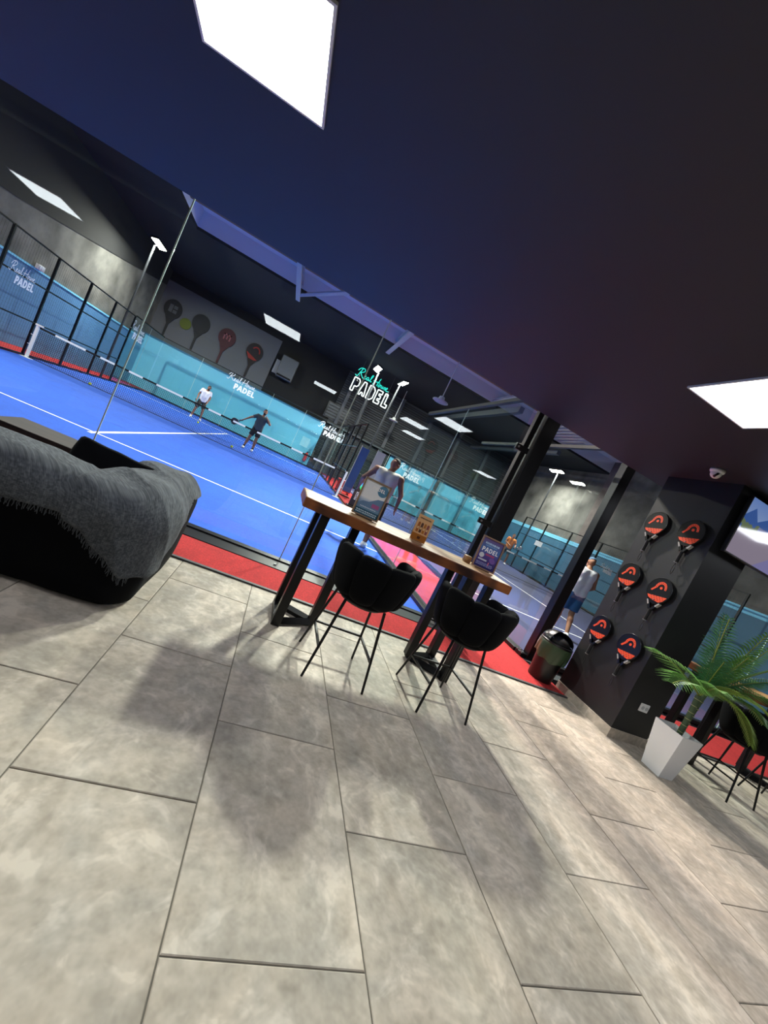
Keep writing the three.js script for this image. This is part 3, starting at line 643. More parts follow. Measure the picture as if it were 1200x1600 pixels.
logo(4.47, 1.53, ZG + 0.012, 0, 0.24, 'small white PADEL lettering on glass beside the black pier');
{
  // neon sign hung at the far end of the aisle
  const o = thing('neon_sign', 'glowing neon sign with turquoise Real House script over white PADEL outline letters', 'neon sign', [2.78, 5.25, -22]);
  const tq = glow(0x27e0d0, 1.3), wh = glow(0xffffff, 2.2);
  script.forEach(s => part('script_tube', tube(s.map(p => [-1.0 + p[0] * 0.44, 0.42 + p[1] * 0.5, 0]), 0.024, 40, 6), tq, o));
  const letters = [
    [[0, 0], [0, 1], [0.55, 1], [0.7, 0.85], [0.7, 0.55], [0.55, 0.4], [0.3, 0.4], [0.3, 0]],
    [[0, 0], [0.22, 1], [0.5, 1], [0.72, 0], [0.5, 0], [0.45, 0.2], [0.27, 0.2], [0.22, 0]],
    [[0, 0], [0, 1], [0.45, 1], [0.7, 0.8], [0.7, 0.2], [0.45, 0]],
    [[0, 0], [0, 1], [0.6, 1], [0.6, 0.76], [0.3, 0.76], [0.3, 0.62], [0.55, 0.62], [0.55, 0.38], [0.3, 0.38], [0.3, 0.24], [0.6, 0.24], [0.6, 0]],
    [[0, 0], [0, 1], [0.3, 1], [0.3, 0.25], [0.6, 0.25], [0.6, 0]],
  ];
  letters.forEach((l, i) => {
    const gs = [], q = (p) => V(-0.98 + i * 0.47 + p[0] * 0.5, -0.38 + p[1] * 0.72, 0);
    l.forEach((p, k) => gs.push(rod(q(p), q(l[(k + 1) % l.length]), 0.03, 0.03, 6)));
    part('letter_tube', merge(gs), wh, o);
  });
  for (const y of [-0.2, 0.2]) part('rail', bx(-1.0, 1.25, y - 0.02, y + 0.02, -0.07, -0.045), M.hallBlack, o);
  for (const x of [-0.8, 1.0]) part('hanging_cable', bar([x, 0.2, -0.06], [x, ROOF - 5.25, -0.06], 0.012), M.steelGrey, o);
  const L = new THREE.RectAreaLight(0xdffcff, 1, 2.2, 1.2); L.position.set(0.1, 0.2, 0.06); L.rotation.y = Math.PI; o.add(L); L.name = 'neon_light';
}

// ------------------------------------------------------------ framed cards on the table
function stand(x, z, w, h, tex, label, frameMat, turn, base) {
  const o = thing('table_card', label, 'table sign', [x, 0.981, z], turn);
  const lean = -0.12, g = new THREE.Group(); g.name = 'card_holder'; g.rotation.x = lean; o.add(g);
  const t = 0.012;
  if (frameMat) { part('frame', merge([bx(-w / 2, w / 2, 0.003, 0.003 + t, -0.008, 0.008), bx(-w / 2, w / 2, h - t, h, -0.008, 0.008), bx(-w / 2, -w / 2 + t, t, h - t, -0.008, 0.008), bx(w / 2 - t, w / 2, t, h - t, -0.008, 0.008)]), frameMat, g); part('backing', bx(-w / 2 + t, w / 2 - t, t, h - t, -0.007, -0.002), M.darkWood, g); }
  const c = part('print', new THREE.PlaneGeometry(w - (frameMat ? 2 * t : 0), h - (frameMat ? 2 * t : 0)), new THREE.MeshPhysicalMaterial({ map: tex, roughness: 0.25, clearcoat: frameMat ? 1 : 0.3, clearcoatRoughness: 0.03 }), g); c.position.set(0, h / 2, frameMat ? 0.0 : 0.0042);
  if (!frameMat) part('board', rbx(-w / 2, w / 2, 0.003, h, -0.004, 0.003, 0.002), M.wood, g);
  part('foot', bx(-w * 0.3, w * 0.3, 0, 0.006, -0.07, 0.01), base || M.darkWood, o);
  return o;
}
const bars = (c, x, y, w, n, h, col) => { c.fillStyle = col; for (let i = 0; i < n; i++) { let q = x; while (q < x + w - 6) { const l = rr(6, 20); c.fillRect(q, y + i * h * 1.7, Math.min(l, x + w - q), h); q += l + 5; } } };
const posterA = canvasTex(256, 352, (c, w, h) => {
  const g = c.createLinearGradient(0, 0, 0, h); g.addColorStop(0, '#f2f7fc'); g.addColorStop(0.5, '#fbfdff'); g.addColorStop(0.62, '#9cb6d8'); g.addColorStop(1, '#3d6f8a'); c.fillStyle = g; c.fillRect(0, 0, w, h);
  c.fillStyle = '#6f8fb5'; c.beginPath(); c.moveTo(0, 250); c.lineTo(50, 215); c.lineTo(110, 205); c.lineTo(190, 150); c.lineTo(256, 140); c.lineTo(256, 260); c.lineTo(0, 280); c.fill();
  c.fillStyle = '#b0629a'; c.fillRect(150, 208, 80, 40); c.fillStyle = '#4f86a8'; c.beginPath(); c.arc(205, 60, 56, 0, 7); c.fill();
  c.fillStyle = '#fff'; c.font = 'bold 46px sans-serif'; c.fillText('PADEL', 88, 72);
  c.fillStyle = '#2f5d76'; c.fillRect(0, 290, w, 62); bars(c, 16, 304, 220, 2, 11, '#cfe6f2'); bars(c, 40, 262, 180, 1, 9, '#dbe9f6');
});
const posterB = canvasTex(256, 360, (c, w, h) => {
  c.fillStyle = '#e0ad76'; c.fillRect(0, 0, w, h); bars(c, 30, 34, 190, 1, 18, '#4a2f1c');
  ['#a85f24', '#5d3a2a', '#b8722c', '#8f4f4a'].forEach((k, i) => { const x = 34 + i * 52; c.fillStyle = k; c.fillRect(x, 120, 40, 120); c.beginPath(); c.arc(x + 20, 120, 20, 0, 7); c.fill(); c.fillStyle = '#e7c28c'; c.fillRect(x + 8, 165, 24, 30); });
  c.fillStyle = '#a9661f'; c.fillRect(0, 262, w, 98); c.fillStyle = '#5a2f14'; c.fillRect(104, 290, 50, 36);
});
const posterC = canvasTex(256, 352, (c, w, h) => {
  const g = c.createLinearGradient(0, 0, 0, h); g.addColorStop(0, '#6a4f86'); g.addColorStop(0.35, '#4c74b8'); g.addColorStop(0.6, '#5a4690'); g.addColorStop(1, '#2c2c66'); c.fillStyle = g; c.fillRect(0, 0, w, h);
  bars(c, 40, 44, 180, 1, 22, '#bcd9f4'); bars(c, 52, 76, 150, 1, 12, '#7fb4e8');
  c.fillStyle = '#fff'; c.font = 'bold 66px sans-serif'; c.save(); c.translate(22, 158); c.scale(212 / c.measureText('PADEL').width, 1.1); c.fillText('PADEL', 0, 0); c.restore();
  c.fillStyle = '#d9dbe6'; c.beginPath(); c.arc(50, 206, 30, 0, 7); c.fill(); c.fillStyle = '#b04e7e'; c.fillRect(92, 172, 110, 22); c.fillStyle = '#7a5aa8'; c.beginPath(); c.ellipse(196, 232, 40, 30, 0.5, 0, 7); c.fill();
  c.fillStyle = '#c8cbe0'; c.fillRect(24, 246, 110, 18); bars(c, 20, 286, 210, 3, 8, '#9aa2d8'); c.fillStyle = '#d9748c'; c.fillRect(160, 262, 12, 40);
});
stand(0.755, -2.98, 0.225, 0.3, posterA, 'glossy framed card with blue landscape print, nearest the sofa end of the table', mat(0x8a7358, 0.6), 0.02);
stand(1.235, -2.98, 0.135, 0.215, posterB, 'small tan menu card with drawn bottles in the middle of the table', null, -0.05, M.wood);
stand(1.905, -3.0, 0.22, 0.285, posterC, 'framed purple PADEL poster card at the aisle end of the table', mat(0x8a6a56, 0.6), -0.12);
single('napkin_block', rbx(1.74, 1.8, 0.981, 1.04, -3.1, -3.04, 0.01), M.wood, 'small wooden block behind the purple poster card', 'block');

// ------------------------------------------------------------ bin
{
  const o = thing('waste_bin', 'round black waste bin with dome lid and green bag at the carpet end', 'bin', [3.695, 0.013, -3.72]);
  const lathe = (pts, n = 36) => new THREE.LatheGeometry(pts.map(p => new THREE.Vector2(...p)), n);
  part('body', lathe([[0, 0], [0.132, 0], [0.137, 0.008], [0.168, 0.45], [0.164, 0.45], [0.13, 0.012], [0, 0.012]]), mat(0x121214, 0.32), o);
  part('rim', lathe([[0.168, 0.445], [0.183, 0.45], [0.186, 0.462], [0.18, 0.475], [0.165, 0.478]]), M.plasticBlack, o);
  const bag = lathe([[0.178, 0.462], [0.186, 0.452], [0.188, 0.43], [0.19, 0.38], [0.185, 0.32], [0.183, 0.3]], 60), p = bag.attributes.position;
  for (let i = 0; i < p.count; i++) { const x = p.getX(i), z = p.getZ(i), y = p.getY(i), a = Math.atan2(z, x), t = clamp((0.46 - y) / 0.16, 0, 1), k = 1 + t * (0.035 * Math.sin(a * 9) + 0.025 * Math.sin(a * 17 + y * 30)); p.setXYZ(i, x * k, y - t * (0.05 * Math.sin(a - 0.6) + 0.012 * Math.sin(a * 7)), z * k); }
  bag.computeVertexNormals(); part('bin_bag', bag, M.bag, o, 'thin green plastic bag folded over the rim');
  // dome lid with a swing opening facing the room
  const pr = []; for (let i = 0; i <= 12; i++) { const a = i / 12 * Math.PI / 2; pr.push([0.178 * Math.cos(a), 0.478 + 0.125 * Math.sin(a)]); }
  const dome = new THREE.LatheGeometry(pr.map(q => new THREE.Vector2(Math.max(q[0], 0.0005), q[1])), 40, 1.15, Math.PI * 2 - 2.3); part('lid', dome, Object.assign(mat(0x141416, 0.3), { side: THREE.DoubleSide }), o);
  const inner = new THREE.LatheGeometry(pr.map(q => new THREE.Vector2(Math.max(q[0] * 0.8, 0.0005), 0.478 + (q[1] - 0.478) * 0.6)), 24, 1.15 - 2.3, 2.3); part('flap', inner, mat(0x050506, 0.6), o, 'dark opening of the lid');
  for (const a of [1.15, 1.15 - 2.3]) { part('lid_edge', tube(pr.slice(0, 12).map(q => [q[0] * Math.sin(a), q[1], q[0] * Math.cos(a)]), 0.005, 16, 6), M.plasticBlack, o); }
  o.rotation.y = -0.1;
}
console.log('furniture done');

// ------------------------------------------------------------ padel rackets
function racketParts(o, bodyMat, emblem, dots = true) {
  const outline = (k, y0 = 0) => { const s = new THREE.Shape(), n = 40; for (let i = 0; i <= n; i++) { const a = i / n * Math.PI * 2, w = 0.128 * k, hgt = 0.138 * k, c = Math.cos(a), q = Math.sin(a), nar = q < 0 ? 1 - 0.28 * q * q : 1; const X = c * w * nar, Y = q * hgt + y0; i ? s.lineTo(X, Y) : s.moveTo(X, Y); } return s; };
  const head = new THREE.ExtrudeGeometry(outline(0.96), { depth: 0.026, bevelEnabled: true, bevelSize: 0.006, bevelThickness: 0.006, bevelSegments: 2, curveSegments: 4 }); head.translate(0, 0, -0.013);
  part('head', head, bodyMat, o);
  const rim = outline(1.02); rim.holes.push(new THREE.Path(outline(0.94).getPoints()));
  const rg = new THREE.ExtrudeGeometry(rim, { depth: 0.034, bevelEnabled: true, bevelSize: 0.002, bevelThickness: 0.002, bevelSegments: 1 }); rg.translate(0, 0, -0.017); part('rim', rg, M.racketBlack, o);
  for (const s of [-1, 1]) part('throat', bar([s * 0.055, -0.115, 0], [s * 0.014, -0.2, 0], 0.022, 0.03), s < 0 ? M.racketBlack : M.racketBlack, o);
  for (const s of [-1, 1]) part('bridge_insert', bar([s * 0.066, -0.118, 0], [s * 0.038, -0.16, 0], 0.014, 0.036), mat(0xb9b6b2, 0.4), o, 'pale insert at the throat');
  part('handle', rod([0, -0.19, 0], [0, -0.32, 0], 0.0165, 0.0165, 8), M.grip, o); part('butt_cap', rod([0, -0.32, 0], [0, -0.328, 0], 0.02, 0.019, 10), mat(0x77777a, 0.5), o);
  if (emblem) {
    const ex = (s, d = 0.003) => { const g = new THREE.ExtrudeGeometry(s, { depth: d, bevelEnabled: false }); g.translate(0, 0, 0.0185); return g; };
    // arched mark, ball and wedge
    const arc = new THREE.Shape(); const up = [], dn = []; for (let i = 0; i <= 20; i++) { const a = lerp(Math.PI * 1.0, -0.12, i / 20); up.push([0.01 + Math.cos(a) * (0.062 - 0.004 * i / 20), 0.03 + Math.sin(a) * 0.068]); dn.push([0.01 + Math.cos(a) * 0.037, 0.03 + Math.sin(a) * 0.043]); }
    up.unshift([-0.085, -0.012]); dn.unshift([-0.068, -0.02]);
    [...up, ...dn.reverse()].forEach((q, i) => i ? arc.lineTo(...q) : arc.moveTo(...q)); arc.closePath(); part('emblem_arch', ex(arc), M.orange, o, 'orange arched emblem');
    const ball = new THREE.Shape(); ball.absarc(0.012, 0.033, 0.014, 0, Math.PI * 2); part('emblem_ball', ex(ball), M.orange, o, 'orange dot of the emblem');
    const wd = new THREE.Shape(); wd.moveTo(-0.092, -0.068); wd.lineTo(0.112, -0.04); wd.lineTo(0.088, -0.085); wd.lineTo(0.052, -0.112); wd.lineTo(-0.01, -0.108); wd.lineTo(-0.07, -0.094); wd.closePath(); part('emblem_wedge', ex(wd), M.orange, o, 'orange wedge panel');
    const gs = []; for (let j = 0; j < 3; j++) for (let i = 0; i < 5; i++) gs.push(new THREE.CircleGeometry(0.0042, 8).translate(-0.05 + i * 0.03 + j * 0.012, -0.066 - j * 0.016 + i * 0.003, 0.0221));
    for (let i = 0; i < 9; i++) { const a = lerp(Math.PI, 0.05, i / 8); gs.push(new THREE.CircleGeometry(0.0042, 8).translate(0.01 + Math.cos(a) * 0.049, 0.03 + Math.sin(a) * 0.055, 0.0221)); }
    part('face_holes', merge(gs), M.racketBlack, o).userData.kind = 'stuff';
  }
}
const wallRackets = [[2.166, -3.46, 'topmost on the side nearer the glass'], [2.158, -3.06, 'topmost on the side nearer the palm'], [1.538, -3.455, 'middle height on the side nearer the glass'], [1.508, -3.06, 'middle height on the side nearer the palm'], [0.875, -3.46, 'lowest on the side nearer the glass'], [0.864, -3.06, 'lowest on the side nearer the palm']];
for (const [y, z, w] of wallRackets) {
  const o = thing('padel_racket', 'orange and black racket on the pier, ' + w, 'racket', [3.872, y, z], -Math.PI / 2 + 0.0, 'orange and black rackets on the pier');
  racketParts(o, M.racketBlack, true);
  part('wall_hook', bar([0.0, -0.1, -0.028], [0, -0.1, 0.03], 0.01), M.steelGrey, o);
  part('wrist_cord', tube([[0, -0.325, 0], [0.02, -0.4, 0.006], [0.005, -0.45, 0.0], [-0.015, -0.4, -0.006], [0, -0.328, 0]], 0.0025, 24, 5), M.grip, o);
}
// large painted rackets on the far wall
{
  const muralMat = [mat(0x17191d, 0.8), mat(0x1b1d20, 0.8), mat(0x3a1a20, 0.8), mat(0x1a1417, 0.8)];
  const lab = ['huge dark racket with a pale mark mounted on the far wall, furthest left', 'huge plain black racket mounted on the far wall beside a yellow ball', 'huge dark red racket with a pale mark mounted on the far wall', 'huge black and red racket mounted on the far wall, nearest the air conditioner'];
  [-8.45, -6.9, -5.4, -3.76].forEach((x, i) => {
    const o = thing('racket_panel', lab[i], 'wall decoration', [x, 4.75, WALLF + 0.06], 0, 'large racket panels on the far wall');
    const s = new THREE.Shape(); s.absellipse(0, 0, 0.47, 0.52, 0, Math.PI * 2); const g = new THREE.ExtrudeGeometry(s, { depth: 0.04, bevelEnabled: false, curveSegments: 24 }); part('head', g, muralMat[i], o);
    const t = new THREE.Shape(); t.moveTo(-0.3, -0.36); t.lineTo(-0.06, -0.85); t.lineTo(-0.05, -1.55); t.lineTo(0.05, -1.55); t.lineTo(0.06, -0.85); t.lineTo(0.3, -0.36); t.closePath();
    part('handle', new THREE.ExtrudeGeometry(t, { depth: 0.035, bevelEnabled: false }), muralMat[i], o);
    const ac = [mat(0x45494d, 0.8), mat(0x1a1b1d, 0.8), mat(0x7a484e, 0.8), mat(0x7a2018, 0.8)][i], bz = (x0, x1, y0, y1) => bx(x0, x1, y0, y1, 0.04, 0.05);
    if (i === 0) part('mark', merge([bz(-0.2, -0.02, -0.2, 0.22), bz(0.02, 0.22, 0.04, 0.22), bz(0.02, 0.22, -0.2, -0.02)]), ac, o);
    if (i === 2) part('mark', merge([bz(-0.2, 0.2, 0.12, 0.2), bz(-0.2, -0.13, -0.15, 0.2), bz(-0.035, 0.035, -0.1, 0.2), bz(0.13, 0.2, -0.15, 0.2)]), ac, o);
    if (i === 3) { const m = new THREE.Shape(); m.moveTo(-0.42, -0.12); m.lineTo(0.3, -0.38); m.lineTo(0.1, -0.46); m.lineTo(-0.2, -0.44); m.closePath(); const e = new THREE.ExtrudeGeometry(m, { depth: 0.012, bevelEnabled: false }); e.translate(0, 0, 0.038); const r = new THREE.TorusGeometry(0.22, 0.035, 6, 24, 2.6); r.scale(1, 1.3, 0.3); r.translate(0.05, 0.02, 0.045); part('mark', merge([e, r]), ac, o); }
  });
  const b = single('ball_panel', new THREE.CylinderGeometry(0.3, 0.3, 0.03, 32).rotateX(Math.PI / 2), mat(0x4c5618, 0.8), 'big yellow green ball disc on the far wall beside the plain black racket', 'wall decoration'); b.position.set(-7.62, 4.35, WALLF + 0.06);
  const a = thing('air_conditioner', 'pale boxy air conditioning unit high on the far wall', 'air conditioner', [-1.72, 4.72, WALLF + 0.01]);
  part('casing', rbx(-0.5, 0.5, -0.62, 0.7, 0, 0.5, 0.08, 3), mat(0x50555b, 0.6), a); part('grille', bx(-0.42, 0.42, -0.55, -0.45, 0.5, 0.52), M.steel, a); part('bracket', bx(-0.75, -0.5, -0.5, 0.3, 0, 0.2), M.steelGrey, a);
  const e = thing('fire_extinguisher', 'red fire extinguisher on the cyan far wall near its right end', 'extinguisher', [1.4, 0.15, WALLF + 0.18]);
  part('cylinder', new THREE.CapsuleGeometry(0.1, 0.4, 6, 16).translate(0, 0.3, 0), M.red, e); part('hose', tube([[0, 0.62, 0], [0.14, 0.7, 0.04], [0.2, 0.5, 0.05], [0.16, 0.25, 0.05]], 0.02, 20, 6), M.steel, e); part('valve', bx(-0.03, 0.03, 0.58, 0.68, -0.03, 0.03), M.steel, e);
  const ps = single('notice_sheet', bx(0.75, 1.25, 1.0, 1.6, WALLF + 0.061, WALLF + 0.07), mat(0x9fd4ea, 0.7), 'pale notice sheet on the cyan far wall above the extinguisher', 'notice');
}

// ------------------------------------------------------------ television and socket
{
  const scr = canvasTex(512, 288, (c, w, h) => {
    const g = c.createLinearGradient(0, 0, 0, h * 0.5); g.addColorStop(0, '#6f8fd0'); g.addColorStop(1, '#9fb4dd'); c.fillStyle = g; c.fillRect(0, 0, w, h);
    c.fillStyle = '#3f62a8'; c.beginPath(); c.moveTo(0, 90); c.lineTo(50, 40); c.lineTo(95, 95); c.lineTo(150, 60); c.lineTo(240, 110); c.lineTo(512, 80); c.lineTo(512, 150); c.lineTo(0, 150); c.fill();
    c.fillStyle = '#6d7c5a'; for (let i = 0; i < 60; i++) { c.beginPath(); c.arc(rr(0, 512), rr(118, 160), rr(8, 20), 0, 7); c.fill(); }
    c.fillStyle = '#7f86b4'; c.fillRect(120, 110, 392, 50); c.fillStyle = '#9b90a2'; c.fillRect(0, 160, w, 128); c.fillStyle = '#c9c4d4'; c.fillRect(0, 156, w, 5); c.fillStyle = '#8a86b8'; c.beginPath(); c.moveTo(200, 288); c.lineTo(300, 210); c.lineTo(512, 190); c.lineTo(512, 288); c.fill();
  });
  const o = thing('television', 'flat television showing an outdoor scene, fixed high on the black pier', 'television', [4.48, 2.09, -2.79]);
  const w = 1.02, h = 0.575;
  part('housing', rbx(-w / 2, w / 2, 0, h, -0.03, 0.012, 0.006), M.plasticBlack, o);
  part('screen', new THREE.PlaneGeometry(w - 0.014, h - 0.024).translate(0, h / 2 + 0.004, 0.0135), new THREE.MeshPhysicalMaterial({ color: 0x050505, roughness: 0.08, emissive: 0xffffff, emissiveMap: scr, emissiveIntensity: 0.62 }), o, 'lit screen');
  part('wall_mount', bx(-0.3, -0.08, 0.15, 0.45, -0.064, -0.03), M.steel, o);
  const L = new THREE.RectAreaLight(0xaab4dd, 0.5, w, h); L.position.set(0, h / 2, 0.02); L.rotation.y = Math.PI; o.add(L); L.name = 'screen_light';
  o.rotation.x = 0.0;
  const s = thing('wall_socket', 'white double wall socket low on the front of the black pier', 'socket', [4.155, 0.395, -2.854]);
  part('plate', rbx(-0.06, 0.06, -0.042, 0.042, 0, 0.014, 0.005), M.white, s); for (const x of [-0.028, 0.028]) { const q = part('outlet', new THREE.CylinderGeometry(0.02, 0.02, 0.006, 18), mat(0xb9bcc0, 0.5), s); q.rotation.x = Math.PI / 2; q.position.set(x, 0, 0.014); }
}

// ------------------------------------------------------------ potted palm
{
  const o = thing('potted_palm', 'artificial palm with green fronds in a tall white square planter', 'potted plant', [4.15, 0, -2.49]);
  const s0 = 0.09, s1 = 0.135, H = 0.43;
  const pl = new THREE.CylinderGeometry(s1 * Math.SQRT2, s0 * Math.SQRT2, H, 4, 1, true, Math.PI / 4).toNonIndexed(); pl.translate(0, H / 2, 0); pl.computeVertexNormals();
  const pi = new THREE.CylinderGeometry((s1 - 0.008) * Math.SQRT2, (s1 - 0.02) * Math.SQRT2, 0.1, 4, 1, true, Math.PI / 4).toNonIndexed(); pi.translate(0, H - 0.05, 0); pi.computeVertexNormals();
  const P = part('planter', pl, Object.assign(M.planter, { side: THREE.DoubleSide }), o, 'white tapered square planter');
  part('planter_inside', pi, M.planter, P); part('planter_base', bx(-s0, s0, 0, 0.01, -s0, s0), M.planter, P);
  part('maker_label', bx(0.05, 0.085, H - 0.062, H - 0.055, s1 - 0.012, s1 - 0.009), M.steel, P);
  const lip = []; for (let i = 0; i < 4; i++) { const a = i * Math.PI / 2, c = [[-s1, -s1], [s1, -s1], [s1, s1], [-s1, s1]], A = c[i], B = c[(i + 1) % 4]; lip.push(bar([A[0] * 0.97, H - 0.002, A[1] * 0.97], [B[0] * 0.97, H - 0.002, B[1] * 0.97], 0.008)); }
  part('planter_lip', merge(lip), M.planter, P);
  part('soil', bx(-s1 + 0.016, s1 - 0.016, H - 0.1, H - 0.07, -s1 + 0.016, s1 - 0.016), M.soil, o);
  const crowns = [];
  for (const [a, b, r] of [[[-0.03, 0.34, 0.03], [-0.05, 0.8, 0.03], 0.022], [[0.03, 0.34, 0.0], [0.03, 0.87, 0.02], 0.02]]) {
    const t = part('trunk', tube([a, [lerp(a[0], b[0], 0.5) + 0.01, lerp(a[1], b[1], 0.5), a[2]], b], r, 14, 10), M.trunk, o);
    for (let k = 0; k < 7; k++) { const f = (k + 0.5) / 7; part('trunk_ring', new THREE.TorusGeometry(r * 1.02, 0.0028, 6, 16).rotateX(Math.PI / 2).translate(lerp(a[0], b[0], f) + 0.01 * Math.sin(f * Math.PI), lerp(a[1], b[1], f), lerp(a[2], b[2], f)), M.ring, t); }
    crowns.push(b);
  }
  // each frond: curved stalk with two rows of leaflets
  function frond(base, dir, len, rise, droop, m) {
    const q = part('frond', new THREE.BufferGeometry(), m, o), d = V(...dir).normalize(), B = V(...base), pts = [];
    for (let i = 0; i <= 10; i++) { const t = i / 10; pts.push(B.clone().addScaledVector(d, len * t * (1 - 0.15 * t)).add(V(0, rise * t - droop * t * t, 0))); }
    const curve = new THREE.CatmullRomCurve3(pts), pos = [], idx = [], n = 27;
    for (let k = 3; k <= n; k++) for (const s of [-1, 1]) {
      const t = k / n, c = curve.getPointAt(t), tg = curve.getTangentAt(t), side = new THREE.Vector3().crossVectors(tg, V(0, 1, 0)).normalize().multiplyScalar(s), up = new THREE.Vector3().crossVectors(side, tg).multiplyScalar(s);
      const ll = 0.19 * Math.sin(Math.PI * clamp(t * 0.82 + 0.13, 0, 1)) ** 0.7 * rr(0.9, 1.08) * (len / 0.5) ** 0.5, w = 0.0078;
      const lead = tg.clone().multiplyScalar(0.62).addScaledVector(side, 0.85).addScaledVector(up, 0.18).normalize();
      const n0 = pos.length / 3, mid = c.clone().addScaledVector(lead, ll * 0.45), tip = c.clone().addScaledVector(lead, ll).add(V(0, -ll * 0.28, 0)), wd = tg.clone().multiplyScalar(w), ridge = up.clone().multiplyScalar(0.004);
      for (const p of [c.clone().addScaledVector(wd, -0.4), c.clone().addScaledVector(wd, 0.4), mid.clone().sub(wd), mid.clone().add(ridge), mid.clone().add(wd), tip]) pos.push(p.x, p.y, p.z);
      idx.push(n0, n0 + 2, n0 + 3, n0, n0 + 3, n0 + 1, n0 + 1, n0 + 3, n0 + 4, n0 + 2, n0 + 5, n0 + 3, n0 + 3, n0 + 5, n0 + 4);
    }
    const g = new THREE.BufferGeometry(); g.setAttribute('position', new THREE.Float32BufferAttribute(pos, 3)); g.setIndex(idx); const gg = g.toNonIndexed(); gg.computeVertexNormals(); q.geometry = gg;
    part('frond_stalk', new THREE.TubeGeometry(curve, 14, 0.0045, 5), M.stalk, q);
  }
  const c0 = crowns[0], c1 = crowns[1], K = [M.leaf, M.leafB, M.leafC];
  const F = [[c0, -1, 0.12, 1.0, 0.42, 0.2, 0], [c0, -1, 0.32, 0.86, 0.34, 0.28, 0], [c0, -0.8, 0.75, 0.55, 0.36, 0.2, 0], [c0, -0.42, 0.15, 0.4, 0.78, 0.06, 1], [c1, -0.22, 0.5, 0.3, 0.74, 0.08, 0], [c1, 0.12, -0.35, 0.28, 0.74, 0.05, 1],
    [c1, 0.5, 0.15, 0.36, 0.68, 0.1, 0], [c1, 0.9, -0.15, 0.52, 0.58, 0.14, 1], [c1, 1, 0.35, 0.62, 0.36, 0.2, 0], [c1, 0.7, 0.8, 0.48, 0.32, 0.26, 2], [c1, 1, 0.7, 0.52, 0.12, 0.36, 2], [c0, -0.2, 1, 0.3, 0.36, 0.16, 2],
    [c1, 0.5, -0.55, 0.4, 0.5, 0.14, 1], [c1, 0.35, 0.6, 0.34, 0.54, 0.12, 0], [c0, -0.1, 0.35, 0.26, 0.6, 0.1, 0], [c1, 1, 0.0, 0.6, 0.46, 0.2, 0], [c1, 0.75, 0.4, 0.5, 0.5, 0.16, 1], [c0, -0.65, 0.5, 0.36, 0.52, 0.14, 1], [c1, 1, 0.5, 0.58, 0.24, 0.28, 0]];
  for (const [b, dx, dz, len, rise, droop, k] of F) frond(b, [dx, 0, dz], len, rise, droop, K[k]);
}
console.log('plants done');

